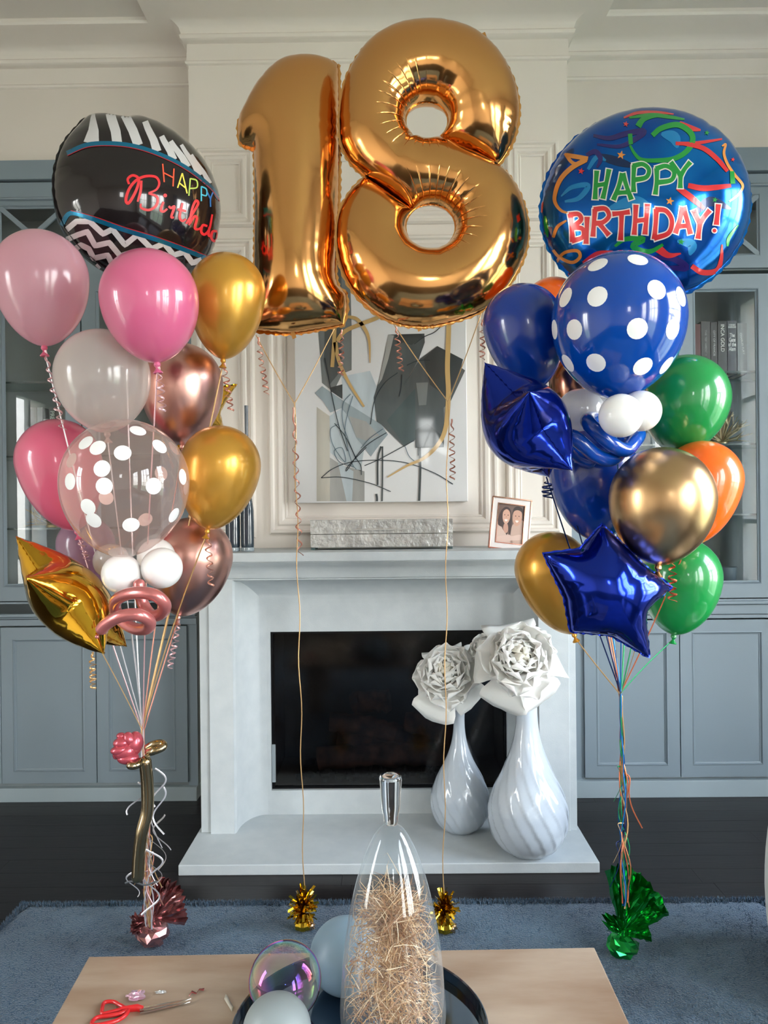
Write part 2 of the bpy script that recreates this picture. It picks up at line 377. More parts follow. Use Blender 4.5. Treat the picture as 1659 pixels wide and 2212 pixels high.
# firebox
fb = thing('firebox', 'black metal firebox with glass front inside the stone surround', 'firebox', (0, 4.0, 0.2))
g = 0.004
b = MB(); b.box(ozx0-g, ozx1+g, 4.34, 4.36, ozz0-0.02, ozz1+0.02); b.box(ozx0-0.018, ozx0+0.002, IY+0.085, 4.34, ozz0, ozz1); b.box(ozx1-0.002, ozx1+0.018, IY+0.085, 4.34, ozz0, ozz1)
b.box(ozx0, ozx1, IY+0.085, 4.34, ozz1, ozz1+0.018); b.build('liner', M_black, fb, smooth=False)
MB().box(ozx0, ozx1, IY+0.085, 4.34, ozz0-0.018, ozz0+0.004).build('firebox_floor', mat('grey_refractory', (120, 116, 112), 0.8, noise=0.2), fb, smooth=False)
b = MB(); w = 0.012
b.box(ozx0+.004, ozx0+.004+w, IY+0.02, IY+0.04, ozz0+.002, ozz1-.002); b.box(ozx1-.006-w, ozx1-.006, IY+0.02, IY+0.04, ozz0+.002, ozz1-.002); b.box(ozx0+.004+w, ozx1-.006-w, IY+0.02, IY+0.04, ozz1-w, ozz1-.002); b.box(ozx0+.004+w, ozx1-.006-w, IY+0.02, IY+0.04, ozz0+.002, ozz0+w)
b.build('door_frame', M_iron, fb, smooth=False)
MB().box(ozx0+.02, ozx1-.02, IY+0.028, IY+0.031, ozz0+.014, ozz1-.014).build('glass_front', film('smoked_glass', (190, 188, 186), opac=0.0, rough=0.10, edge=0.0), fb, smooth=False)
MB().box(X(581, IY), X(589, IY), IY+0.010, IY+0.019, Z(1690, IY), Z(1608, IY)).build('rating_plate', mat('pale_plate', (150, 160, 165), 0.4), fb, smooth=False, bevel=0.002)
# logs on a grate
def log(path, r, seed):
    random.seed(seed); pts = []; rs = []
    P = [Vector(p) for p in path]
    for i in range(15):
        t = i/14*(len(P)-1); k_ = min(int(t), len(P)-2); p = P[k_].lerp(P[k_+1], t-k_)
        pts.append(p+Vector((0, 0, random.uniform(-.004, .004)))); rs.append(r*random.uniform(.85, 1.12)*(0.9 if i in (0, 14) else 1))
    return MB().tube(pts, rs, 12)
M_log = mat('charred_log', (120, 86, 72), 0.9, col2=(40, 32, 30), nscale=18, bump=0.8, bscale=40)
ls = thing('log_set', 'charred gas fire logs stacked behind the firebox glass', 'logs', (X(830, 4.1), 4.1, ozz0+0.004))
cx = X(830, 4.1)
for (a, c, r, sd) in (((-.36, 4.02, .10), (.34, 4.04, .11), .062, 1), ((-.27, 4.16, .15), (.30, 4.17, .14), .075, 2), ((-.30, 4.10, .27), (.05, 4.08, .21), .055, 3), ((.10, 4.10, .27), (.36, 4.06, .20), .06, 4), ((-.18, 4.17, .34), (.02, 4.14, .37), .062, 5)):
    log([(cx+a[0], a[1], ozz0+a[2]), (cx+(a[0]+c[0])/2, (a[1]+c[1])/2, ozz0+(a[2]+c[2])/2+.01), (cx+c[0], c[1], ozz0+c[2])], r, sd).build('log', M_log, ls, angle=50)
b = MB()
for k_ in range(9): xx = cx-.36+k_*.09; b.box(xx, xx+.012, 3.96, 4.26, ozz0+.035, ozz0+.05)
for yy in (3.98, 4.22):
    b.box(cx-.37, cx+.37, yy, yy+.012, ozz0+.03, ozz0+.036)
    for xx in (cx-.33, cx+.32): b.box(xx, xx+.012, yy, yy+.012, ozz0+.004, ozz0+.03)
b.build('grate', M_iron, ls, smooth=False)
random.seed(5); b = MB()
for k_ in range(260):
    r = random.uniform(.012, .03); px_ = cx+random.gauss(0, .25); 
    if abs(px_-cx) > .48: continue
    b.sphere((px_, random.uniform(3.93, 4.26), ozz0+.006+r*.55+random.uniform(0, .02)), r, None, 6, sc=(1, 1, .7))
o = b.build('embers', mat('black_lava_rock', (26, 24, 26), 0.9, bump=.6), ls, smooth=False); o['kind'] = 'stuff'
# ================================================================== BUILT-IN CABINETS
CYF = 4.16; CZP = 0.10
def rail_box(b, xa, xb, za, zb, yf=CYF, th=0.03): b.box(xa, xb, yf, yf+th, za, zb)
def door_panel(parent, name, xa, xb, za, zb, st, kind, knob=None, Y=CYF):
    """frame of stiles and rails round a recessed panel, an X lattice or a pane"""
    g = 0.0015
    xa += g; xb -= g; za += g; zb -= g
    b = MB(); th = 0.022; yf = Y-0.004
    b.box(xa, xa+st, yf, yf+th, za, zb); b.box(xb-st, xb, yf, yf+th, za, zb); b.box(xa+st, xb-st, yf, yf+th, za, za+st); b.box(xa+st, xb-st, yf, yf+th, zb-st, zb)
    # inner bead
    pr = [(0, 0), (0.006, -0.003), (0.011, 0.006), (0.016, 0.008), (0.018, 0.012)]
    vs = []
    for d, p in pr: vs += [(xa+st+d, yf+p, za+st+d), (xb-st-d, yf+p, za+st+d), (xb-st-d, yf+p, zb-st-d), (xa+st+d, yf+p, zb-st-d)]
    b.add(vs, [(j*4+i, j*4+(i+1) % 4, (j+1)*4+(i+1) % 4, (j+1)*4+i) for j in range(len(pr)-1) for i in range(4)])
    d = b.build(name, M_cab, parent, smooth=False)
    xi, xj, zi, zj = xa+st+.001, xb-st-.001, za+st+.001, zb-st-.001
    if kind == 'panel':
        MB().box(xi, xj, yf+0.011, yf+0.019, zi, zj).build('panel', M_cab, d, smooth=False)
    else:
        MB().box(xi, xj, yf+0.013, yf+0.016, zi, zj).build('pane', M_pane, d, smooth=False)
    if kind == 'lattice':
        c = Vector(((xi+xj)/2, 0, (zi+zj)/2)); hx, hz = (xj-xi)/2, (zj-zi)/2
        for sx_, sz_ in ((1, 1), (-1, 1), (1, -1), (-1, -1)):
            p = Vector((hx*sx_, 0, hz*sz_)); l = p.length/2; u = p.normalized(); n_ = Vector((-u.z, 0, u.x))
            MB().obox(c+p/2+Vector((0, yf+0.006, 0)), u*l, Vector((0, 0.005, 0)), n_*0.013).build('lattice_bar', M_cab, d, smooth=False)
    if knob:
        kx, kz = knob
        b = MB().lathe([(0.006, 0), (0.005, 0.012), (0.014, 0.018), (0.017, 0.026), (0.012, 0.032), (0.0001, 0.034)], 20, (kx, yf-0.0, kz), Matrix.Rotation(R_(90), 3, 'X'))
        b.build('knob', mat('clear_knob', (205, 205, 198), 0.1, metal=0.4, coat=1), d)
    return d
def cabinet(label, xa, xb, px_ref, lower, upper, xs_plinth, shelves):
    c = thing('built_in_cabinet', label, 'cabinet', (xa, CYF, 0), 'built-in cabinets beside the fireplace')
    dy = 7 if px_ref > 800 else 0        # the frame's slight roll: heights are read near px_ref
    z = lambda py: Z(py, CYF, px_ref)
    H = dict(plinth=z(lower['plinth'][0]), l0=z(lower['door'][1]), l1=z(lower['door'][0]))
    MB().box(xa, xb, CYF-0.02, 4.40, 0, H['plinth']).build('plinth', M_cabin if False else mat('plinth_paint', (158, 172, 178), 0.45), c, smooth=False, bevel=.002)
    # carcass: back, sides, decks
    b = MB(); D1 = 4.50
    b.box(xa, xb, D1, D1+0.02, 0.0, ZCAB-.002); b.box(xa, xa+.02, CYF+.02, D1, H['plinth'], ZCAB-.002); b.box(xb-.02, xb, CYF+.02, D1, H['plinth'], ZCAB-.002)
    b.box(xa+.02, xb-.02, CYF+.02, D1, z(upper['glass'][1])-.03, z(upper['glass'][1])-.005); b.box(xa+.02, xb-.02, CYF+.02, D1, z(upper['lat'][1])-.06, z(upper['lat'][1])-.02); b.box(xa+.02, xb-.02, CYF+.02, D1, H['plinth'], H['plinth']+.02)
    b.box(xa+.02, xb-.02, CYF+.02, D1, z(upper['lat'][0])+.03, z(upper['lat'][0])+.05)
    b.build('carcass', M_cabin, c, smooth=False)
    # face: fixed rails between the doors
    b = MB()
    rail_box(b, xa, xb, z(lower['rail'][1])+.002, z(lower['rail'][0]))
    rail_box(b, xa, xb, z(upper['glass'][1])-.055, z(upper['glass'][1])-.045-.0)
    b.build('face_rail', M_cab, c, smooth=False)
    MB().box(xa, xb, CYF-0.006, CYF+.03, z(lower['rail'][0])+.003, z(lower['rail'][2])).build('counter_rail', M_cab, c, smooth=False, bevel=.004)
    MB().box(xa, xb, CYF-0.022, CYF+.03, z(lower['rail'][2])+.002, z(lower['rail'][2])+.02).build('counter_nosing', M_cab, c, smooth=False, bevel=.005)
    # cornice
    t0, t1, t2 = z(upper['corn'][0]), z(upper['corn'][1]), z(upper['corn'][2])
    MB().box(xa, xb, CYF-0.030, CYF+.03, t1, t0).build('cornice_board', M_cab, c, smooth=False, bevel=.003)
    MB().box(xa, xb, CYF-0.008, CYF+.03, t2, t1-.008).build('frieze_board', M_cab, c, smooth=False, bevel=.002)
    sweep([(xa, CYF-.008), (xb, CYF-.008)], [(0, t2-.004), (.012, t2), (.014, t2+.006), (.004, t2+.012), (0, t2+.016)], 'frieze_bead', M_cab, c)
    for (p, q, kn) in lower['doors']:
        xa_, xb_ = X(p, CYF, 1500), X(q, CYF, 1500)
        kx = (xb_-.03 if kn > 0 else xa_+.03)
        door_panel(c, 'door', xa_, xb_, H['l0'], H['l1'], 0.062, 'panel', (kx, H['l1']-.05))
    for (p, q) in upper['doors']:
        xa_, xb_ = X(p, CYF, 900), X(q, CYF, 900)
        door_panel(c, 'glazed_door', xa_, xb_, z(upper['glass'][1])-.04, z(upper['glass'][0])+.06, 0.075, 'glass')
        xa2, xb2 = X(p, CYF, 490), X(q, CYF, 490)
        door_panel(c, 'lattice_door', xa_, xb_, z(upper['lat'][1])-.055, z(upper['lat'][0])+.05, 0.062, 'lattice')
    # fillers between doors
    for (p, q) in upper['fill']: MB().box(X(p, CYF, 900), X(q, CYF, 900), CYF, CYF+.03, z(upper['glass'][1])-.04, t2-.005).build('face_stile', M_cab, c, smooth=False)
    for (p, q) in lower['fill']: MB().box(X(p, CYF, 1500), X(q, CYF, 1500), CYF+.012, CYF+.03, H['plinth'], z(lower['rail'][1])).build('face_stile', M_cab, c, smooth=False)
    for py in shelves:
        MB().box(xa+.021, xb-.021, CYF+.05, 4.498, z(py)-.005, z(py)+.005).build('glass_shelf', [M_shelfglass], c, smooth=False)
        MB().box(xa+.021, xb-.021, CYF+.047, CYF+.0495, z(py)-.005, z(py)+.005).build('shelf_edge', [M_glassedge], c, smooth=False)
    return c
cabL = cabinet('grey blue built-in cabinet left of the fireplace with lattice top doors', x0+.002, X(425, CYF, 1500), 130,
    dict(plinth=(1700, 1724), door=(1354, 1692), rail=(1338, 1352, 1333), doors=[(-188, 3, 1), (3, 208, 1), (209, 405, -1)], fill=[(-240, -188), (405, 425)]),
    dict(glass=(622, 1282), lat=(437, 578), corn=(350, 391, 432), doors=[(-188, -26), (-26, 176), (178, 382)], fill=[(-240, -188), (382, 425)]),
    None, (822, 984, 1142))
cabR = cabinet('blue grey built-in cabinet right of the fireplace with two crime novels shelf', X(1216, CYF, 1500), x1-.002, 1560,
    dict(plinth=(1683, 1712), door=(1338, 1678), rail=(1328, 1336, 1306), doors=[(1262, 1468, 1), (1469, 1673, -1), (1674, 1880, 1)], fill=[(1216, 1262), (1880, 2100)]),
    dict(glass=(616, 1276), lat=(414, 558), corn=(324, 374, 404), doors=[(1262, 1466), (1467, 1672), (1674, 1878)], fill=[(1216, 1262), (1878, 2100)]),
    None, (800, 958, 1112))
cabR['label'] = 'blue grey built-in cabinet right of the fireplace, nearest the big window'
# baseboards on the side walls
for nm, a in (('baseboard_left', (x0, x0+.016)), ('baseboard_right', (x1-.016, x1))):
    struct(MB().box(a[0], a[1], y0, CYF-.03, 0, .14).build(nm, M_wframe, smooth=False, bevel=.004))
# ================================================================== RUG AND TABLE
rg = MB(); ry = onz(330, 1958, 0).y; rx0, rx1 = onz(48, 1960, 0).x, onz(1654, 1948, 0).x
nx, ny = 150, 90; random.seed(8)
top_v = []; cr_ = 0.05
def rugxy(u, v):
    xx, yy = rx0+(rx1-rx0)*u, -0.9+(ry+0.9)*v
    if v > .94:                                     # slightly rounded far corners
        for s, xe in ((1, rx0), (-1, rx1)):
            d = (xx-xe)*s
            if d < .12: xx = xe+s*(d+(.12-d)*((v-.94)/.06)**2*.35)
    return xx, yy
for j in range(ny+1):
    for i in range(nx+1):
        xx, yy = rugxy(i/nx, j/ny)
        edge = i in (0, nx) or j in (0, ny)
        top_v.append((xx+(random.uniform(-.004, .004)), yy+(random.uniform(-.004, .004)), 0.006 if edge else 0.018+random.uniform(-.003, .003)))
rg.add(top_v, [(j*(nx+1)+i, j*(nx+1)+i+1, (j+1)*(nx+1)+i+1, (j+1)*(nx+1)+i) for j in range(ny) for i in range(nx)])
rg.box(rx0+.01, rx1-.01, -.89, ry-.01, 0.0005, 0.005)
M_rug = mat('blue_wool_pile', (80, 116, 142), 0.95, col2=(48, 78, 106), nscale=2.0, bump=0.9, bscale=160, sheen=0.4, bdist=.02)
tag(rg.build('rug', M_rug, None), 'large blue plush rug under the stone coffee table', 'rug')
rp = MB(); random.seed(9)                            # pile standing along the edges that face the floor
def tuft(x, y, h, s=.004):
    a = random.uniform(0, 6.28); dx, dy = math.cos(a)*s, math.sin(a)*s; lx, ly = random.uniform(-.008, .008), random.uniform(-.008, .008)
    rp.add([(x-dx, y-dy, .004), (x+dx, y+dy, .004), (x+lx, y+ly, h)], [(0, 1, 2)])
for k_ in range(9000): tuft(random.uniform(rx0, rx1), ry-abs(random.gauss(0, .012)), random.uniform(.018, .03))
for k_ in range(5000): tuft(rx0+abs(random.gauss(0, .012)), random.uniform(1.0, ry), random.uniform(.018, .03))
for k_ in range(2500): tuft(rx1-abs(random.gauss(0, .012)), random.uniform(1.5, ry), random.uniform(.018, .03))
for k_ in range(26000):
    tuft(random.uniform(rx0, rx1), random.uniform(1.9, ry), random.uniform(.022, .028))
rp.keepn = True
rugo = bpy.data.objects['rug']
o = rp.build('rug_pile', M_rug, None, smooth=False); o.parent = rugo; o['kind'] = 'stuff'
TZ = 0.42
M_trav = mat('travertine', (184, 163, 142), 0.30, col2=(146, 116, 92), nscale=2.2, stretch=(1, 3.6, 1), bump=0.03, bscale=60, coat=.2, coat_r=.15)
q = [onz(192, 2066, TZ), onz(1284, 2046, TZ)]
ty1 = (q[0].y+q[1].y)/2
tx0, tx1 = (q[0].x+onz(111, 2212, TZ).x)/2, (q[1].x+onz(1360, 2212, TZ).x)/2
tb = thing('coffee_table', 'low travertine coffee table holding tray, scissors and glass ornaments', 'table', ((tx0+tx1)/2, ty1-.45, 0))
b = MB(); yb = ty1-1.05
pt = [(onz(111, 2212, TZ).x-.0, onz(111, 2212, TZ).y), (onz(1360, 2212, TZ).x, onz(1360, 2212, TZ).y), (q[1].x, q[1].y), (q[0].x, q[0].y)]
k0 = (pt[0][0]-pt[3][0])/(pt[0][1]-pt[3][1]); k1 = (pt[1][0]-pt[2][0])/(pt[1][1]-pt[2][1])
pp = [(pt[3][0]+k0*(yb-pt[3][1]), yb), (pt[2][0]+k1*(yb-pt[2][1]), yb), pt[2], pt[3]]
b.add([(x, y, z) for z in (TZ-.045, TZ) for x, y in pp], [(3, 2, 1, 0), (4, 5, 6, 7)]+[(i, (i+1) % 4, 4+(i+1) % 4, 4+i) for i in range(4)])
b.build('tabletop', M_trav, tb, smooth=False, bevel=.003)
for sx_ in (tx0+.12, tx1-.24):
    for sy_ in (yb+.10, ty1-.24): MB().box(sx_, sx_+.12, sy_, sy_+.12, 0.0218, TZ-.0455).build('leg', M_trav, tb, smooth=False, bevel=.004)
# ================================================================== BALLOONS
M_gold_foil = mat('gold_foil', (232, 170, 104), 0.13, metal=1.0)
M_star_gold = mat('yellow_gold_foil', (232, 178, 58), 0.09, metal=1.0)
M_blue_foil = mat('royal_blue_foil', (14, 46, 166), 0.13, metal=0.92, coat=.3)
M_green_foil = mat('green_foil', (30, 150, 66), 0.15, metal=0.9)
M_rose_foil = mat('rose_gold_foil', (176, 124, 124), 0.16, metal=.8)
M_champagne = mat('champagne_foil', (214, 176, 140), 0.14, metal=1.0)
M_teal_foil = mat('teal_blue_foil', (4, 124, 204), 0.14, metal=0.8, col2=(10, 66, 170), nscale=3.5, coat=.2)
M_black_foil = mat('black_foil', (34, 28, 30), 0.11, metal=0.3, coat=.5, coat_r=.03)
def creases(m, centres, n, depth):
    """fine radial creases in the foil round the two openings of the eight"""
    N = m.node_tree.nodes; L = m.node_tree.links; tc = N.new('ShaderNodeTexCoord'); acc = None
    def mth(op, a=None, b=None, c=None):
        x = N.new('ShaderNodeMath'); x.operation = op
        for i, v in enumerate((a, b, c)):
            if v is None: continue
            if isinstance(v, (int, float)): x.inputs[i].default_value = v
            else: L.new(v, x.inputs[i])
        return x.outputs[0]
    for (cx_, cz_, r0, a0) in centres:
        sp = N.new('ShaderNodeSeparateXYZ'); L.new(tc.outputs['Object'], sp.inputs[0])
        dx = mth('SUBTRACT', sp.outputs['X'], cx_); dz = mth('SUBTRACT', sp.outputs['Z'], cz_)
        ang = mth('ARCTAN2', dz, dx); r = mth('SQRT', mth('ADD', mth('MULTIPLY', dx, dx), mth('MULTIPLY', dz, dz)))
        nz = N.new('ShaderNodeTexNoise'); nz.noise_dimensions = '1D'; nz.inputs['Scale'].default_value = 3.0; L.new(ang, nz.inputs['W'])
        wob = mth('MULTIPLY_ADD', nz.outputs['Fac'], 1.6, mth('MULTIPLY', ang, n/2))
        c = mth('POWER', mth('ABSOLUTE', mth('COSINE', wob)), 70.0)
        win = mth('MULTIPLY', mth('SMOOTH_MIN', 1.0, mth('MAXIMUM', mth('DIVIDE', mth('SUBTRACT', r, r0), .02), 0.0), .1), mth('MAXIMUM', mth('SUBTRACT', 1.0, mth('DIVIDE', mth('SUBTRACT', r, r0), .115)), 0.0))
        side = mth('MAXIMUM', mth('ADD', mth('COSINE', mth('SUBTRACT', ang, a0)), .35), 0.0)
        t = mth('MULTIPLY', mth('MULTIPLY', c, win), side)
        acc = t if acc is None else mth('ADD', acc, t)
    bp = N.new('ShaderNodeBump'); bp.inputs['Strength'].default_value = 1.0; bp.inputs['Distance'].default_value = depth; bp.invert = True
    L.new(acc, bp.inputs['Height']); L.new(bp.outputs[0], N['Principled BSDF'].inputs['Normal'])
def latexm(name, col, sss=0.0, rough=0.28, metal=0.0, coat=0.7, coat_r=0.04): return mat(name, col, rough, metal=metal, coat=coat, coat_r=coat_r, sss=sss)
L_pink = latexm('pink_latex', (214, 102, 142), .15)
L_deeppink = latexm('rose_pink_latex', (216, 98, 130), .1)
L_pearlpink = film('pearl_pink_latex', (244, 196, 210), opac=0.62, rough=.16, body=(246, 202, 214), edge=.8)
L_lilac = film('lilac_latex', (214, 176, 200), opac=0.6, rough=.15, body=(200, 162, 186), edge=.6)
L_gold = latexm('gold_latex', (214, 158, 62), rough=.30, metal=.55, coat=.35, coat_r=.12)
L_pearl = film('pearl_white_latex', (235, 228, 224), opac=0.42, rough=.14, body=(246, 238, 234), edge=.9)
L_clear = film('clear_latex', (250, 238, 235), opac=0.16, rough=.03, body=(236, 220, 215), edge=.55)
L_rosegold = latexm('rose_gold_chrome_latex', (220, 170, 158), rough=.31, metal=1, coat=0)
L_rosetwist = latexm('rose_twist_latex', (206, 122, 120), rough=.28, metal=.55, coat=.3)
L_redtwist = latexm('red_rose_latex', (196, 84, 98), rough=.25, metal=.45, coat=.4)
L_goldchrome = latexm('gold_chrome_latex', (204, 166, 122), rough=.29, metal=1, coat=0)
L_white = latexm('white_latex', (244, 243, 242), .2, rough=.3, coat=.5)
L_whiteclear = film('white_translucent_latex', (225, 228, 230), opac=0.7, rough=.12, body=(250, 248, 246), edge=.7)
L_blue = latexm('royal_blue_latex', (0, 52, 148), .0, rough=.25)
L_blueclear = mat('deep_blue_dotted_latex', (0, 68, 164), 0.14, coat=.6, coat_r=.02)
L_bluetwist = latexm('blue_twist_latex', (8, 72, 172), .0, rough=.2)
L_green = latexm('green_latex', (22, 140, 66), .0)
L_orange = latexm('orange_latex', (250, 108, 22), .1)
L_browngold = latexm('copper_chrome_latex', (150, 108, 92), rough=.2, metal=1, coat=0)
L_dot = mat('white_dot_print', (246, 246, 246), 0.35, coat=.4)
def rib(name, col, metal=.5): return mat(name, col, .25, metal=metal)
R_pink = rib('pink_ribbon', (232, 190, 196)); R_white = rib('white_ribbon', (226, 224, 230)); R_gold = rib('gold_ribbon', (216, 176, 124)); R_rose = rib('rose_ribbon', (214, 150, 132))
R_blue = rib('blue_ribbon', (40, 120, 190)); R_navy = rib('navy_ribbon', (22, 40, 90)); R_green = rib('green_ribbon', (44, 150, 96)); R_orange = rib('orange_ribbon', (206, 112, 74)); R_brown = rib('copper_ribbon', (170, 110, 76))

def frame_from(axis):
    z = Vector(axis).normalized(); x = z.cross(Vector((0, 1, 0)));
    x = x.normalized() if x.length > 1e-4 else Vector((1, 0, 0)); y = z.cross(x)
    return Matrix((x, y, z)).transposed()
def latex_profile(rx, h, n=34, taper=0.16):
    """(r, z) from the top down to the knot; z = 0 at the middle of the height"""
    up = rx*1.0; lo = h-up; pr = []
    for i in range(n+1):
        a = math.pi*i/n
        if a <= math.pi/2: r, z = math.sin(a), math.cos(a)*up
        else:
            r = math.sin(a)**(1.0+taper); z = math.cos(a)*lo
            t = (a-math.pi/2)/(math.pi/2); r = max(r, 0.045*(t > .8))
        pr.append((max(r*rx, 1e-5), z))
    mid = (up-lo)/2
    pr = [(r, z-mid) for r, z in pr]
    return pr, -lo-mid
def curl(p, drop, turns, rad=.011, seed=0, lean=(0, 0), grow=.0):
    rnd = random.Random(seed); pts = []; n = int(turns*12)
    for i in range(n+1):
        t = i/n; a = t*turns*2*math.pi
        env = min(1, t*5); zz = drop*(t**(0.85))
        r = rad*env*(1+grow*t)*(1+.15*math.sin(a*.37+seed))
        pts.append(Vector(p)+Vector((math.cos(a)*r+lean[0]*t, math.sin(a)*r+lean[1]*t, -zz)))
    return pts
STRINGS = {}
def ribbon_part(pts, m, parent, name='ribbon', r=.0022, flat=.3):
    b = MB().tube(pts, r, 6, flat=flat); return b.build(name, m, parent)
def knot_parts(kp, ax, m, b_m, parent, s=1.0):
    M = frame_from(ax)
    pr = [(.004*s, .014*s), (.006*s, .006*s), (.0085*s, .001*s), (.0085*s, -.004*s), (.005*s, -.008*s), (.004*s, -.011*s), (.008*s, -.017*s), (.0125*s, -.022*s), (.0115*s, -.024*s), (.003*s, -.014*s)]
    MB().lathe(pr, 16, kp, M, cap=False).build('knot', m, parent)
def balloon(name, label, box, Y, m, lean=0.0, depth=0.0, group=None, string=None, curlspec=None, knotm=None, gather=None, scale=1.0, n=56, taper=.16, kn=True):
    """box: the balloon's left, right, top and bottom in the photograph; lean: degrees the neck swings to the right"""
    l, r, t, b_ = box; c = at((l+r)/2, (t+b_)/2, Y)
    sc = (c-CAM).length/math.hypot(F, math.hypot((l+r)/2-CX, (t+b_)/2-CY))*1.0
    w, h = (r-l)*sc, (b_-t)*sc
    a = R_(abs(lean)); rx = w/2/(1+.12*math.sin(a)**2); h = h/max(.9, math.cos(a)*.5+.5)
    T = thing(name, label, 'balloon', tuple(c), group)
    ax = Vector((-math.sin(R_(lean)), math.sin(R_(depth)), math.cos(R_(lean)))).normalized()
    M = frame_from(ax); pr, zk = latex_profile(rx, max(h, w*1.02), taper=taper)
    body = MB().lathe(list(reversed(pr)), n, c, M, cap=False).build('body', m, T, angle=80)
    kp = c+M @ Vector((0, 0, zk-.004))
    if kn: knot_parts(kp, ax, knotm or m, None, T, min(1.3, rx/.14+.15))
    if string: STRINGS.setdefault(gather, []).append((T, kp-ax*.012, string))
    if curlspec:
        drop, turns, rm, seed = curlspec[:4]; ln = curlspec[4] if len(curlspec) > 4 else (0, 0)
        ribbon_part(curl(kp-ax*.010+Vector((.006, -.006, 0)), drop, turns, .010, seed, ln), rm, T, 'curled_ribbon', .0032, .3)
    return T, body, kp, c, M, pr
# ---- marks that lie on a surface: strokes seen in the photograph are laid on the real skin
def bvh_of(o):
    me = o.data; off = Vector(o['_o'])
    return BVHTree.FromPolygons([v.co+off for v in me.vertices], [tuple(p.vertices) for p in me.polygons])
def smooth_path(P, k=6):
    P = [Vector((p[0], p[1])) for p in P]
    if len(P) < 3: return [P[0].lerp(P[-1], i/8) for i in range(9)]
    out = []
    for i in range(len(P)-1):
        p0 = P[i-1] if i else P[0]*2-P[1]; p1, p2 = P[i], P[i+1]; p3 = P[i+2] if i+2 < len(P) else P[-1]*2-P[-2]
        for j in range(k):
            t = j/k; out.append(0.5*((2*p1)+(-p0+p2)*t+(2*p0-5*p1+4*p2-p3)*t*t+(-p0+3*p1-3*p2+p3)*t**3))
    out.append(P[-1]); return out
def straight_path(P, step=4.0):
    P = [Vector((p[0], p[1])) for p in P]; out = []
    for i in range(len(P)-1):
        n = max(1, int((P[i+1]-P[i]).length/step))
        out += [P[i].lerp(P[i+1], j/n) for j in range(n)]
    return out+[P[-1]]
def strip2d(pts, w0, w1=None, wm=None, nc=2, ends=0.0):
    """2-D quad strip of half width w0..w1 along pts; returns points and faces"""
    n = len(pts); w1 = w0 if w1 is None else w1; P = []
    for i in range(n):
        a = pts[max(i-1, 0)]; b = pts[min(i+1, n-1)]; d = (b-a); d = d.normalized() if d.length > 1e-9 else Vector((1, 0)); nn = Vector((-d.y, d.x)); t = i/(n-1)
        w = (w0+(w1-w0)*t) if wm is None else (w0*(1-t)**2+2*wm*t*(1-t)*1.0+w1*t*t)
        e = d*(-ends if i == 0 else ends if i == n-1 else 0)
        for j in range(nc+1): P.append(pts[i]+e+nn*w*(1-2*j/nc))
    k = nc+1
    return P, [(i*k+j, i*k+j+1, (i+1)*k+j+1, (i+1)*k+j) for i in range(n-1) for j in range(nc)]
def lay(mb, P, faces, hit, mi, off):
    """hit(p) -> (point, normal) or None for a 2-D point"""
    H = [hit(p) for p in P]; ok = {}; vs = []
    for i, h in enumerate(H):
        if h is not None: ok[i] = len(vs); vs.append(h[0]+h[1]*off)
    fs = [tuple(ok[i] for i in f) for f in faces if all(i in ok for i in f)]
    fs = [f for f in fs if max((vs[f[i]]-vs[f[(i+1) % len(f)]]).length for i in range(len(f))) < .13]
    if fs: mb.add(vs, fs, mi)
def photo_hit(bvh, back=False):
    def h(p):
        d = ray(p.x, p.y); loc, nor, idx, dist = bvh.ray_cast(CAM, d)
        if loc is None: return None
        if back:
            q = loc+d*.01; loc, nor, idx, dist = bvh.ray_cast(q, d)
            if loc is None: return None
        if (nor.dot(d) > 0) != back: nor = -nor
        return loc, nor
    return h
def disc2d(c, rx, ry, n=18, rings=3):
    P = [Vector(c)]; f = []
    for k in range(1, rings+1):
        for i in range(n):
            a = 2*math.pi*i/n; P.append(Vector((c[0]+rx*k/rings*math.cos(a), c[1]+ry*k/rings*math.sin(a))))
    f += [(0, 1+i, 1+(i+1) % n) for i in range(n)]
    for k in range(1, rings):
        o0, o1 = 1+(k-1)*n, 1+k*n; f += [(o0+i, o1+i, o1+(i+1) % n, o0+(i+1) % n) for i in range(n)]
    return P, f
def dots(body, T, c, M, pr, spots, rad, m=L_dot, extra=0, seed=1, off=.0009):
    """round printed dots: front ones where the photograph shows them, the rest spread over the far side"""
    bv = bvh_of(body); dirs = []
    for (px, py) in spots:
        d = ray(px, py); loc, nor, _, _ = bv.ray_cast(CAM, d)
        if loc is not None: dirs.append((loc-c).normalized())
    rnd = random.Random(seed); k = 0; tries = 0
    while k < extra and tries < 4000:
        tries += 1; v = Vector((rnd.gauss(0, 1), abs(rnd.gauss(0, 1))+.15, rnd.gauss(0, .8))).normalized()
        if (v.z < -.8) or any(v.angle(o) < .48 for o in dirs): continue
        dirs.append(v); k += 1
    for v in dirs:
        x = v.orthogonal().normalized(); y = v.cross(x); R = rad
        def hit(p):
            o = c+v*.5+x*p.x+y*p.y; loc, nor, _, _ = bv.ray_cast(o, -v)
            if loc is None: return None
            return loc, (nor if nor.dot(v) > 0 else -nor)
        P, f = disc2d((0, 0), R, R); b = MB(); lay(b, P, f, hit, 0, off)
        if b.v: b.keepn = True; b.build('dot', m, T)

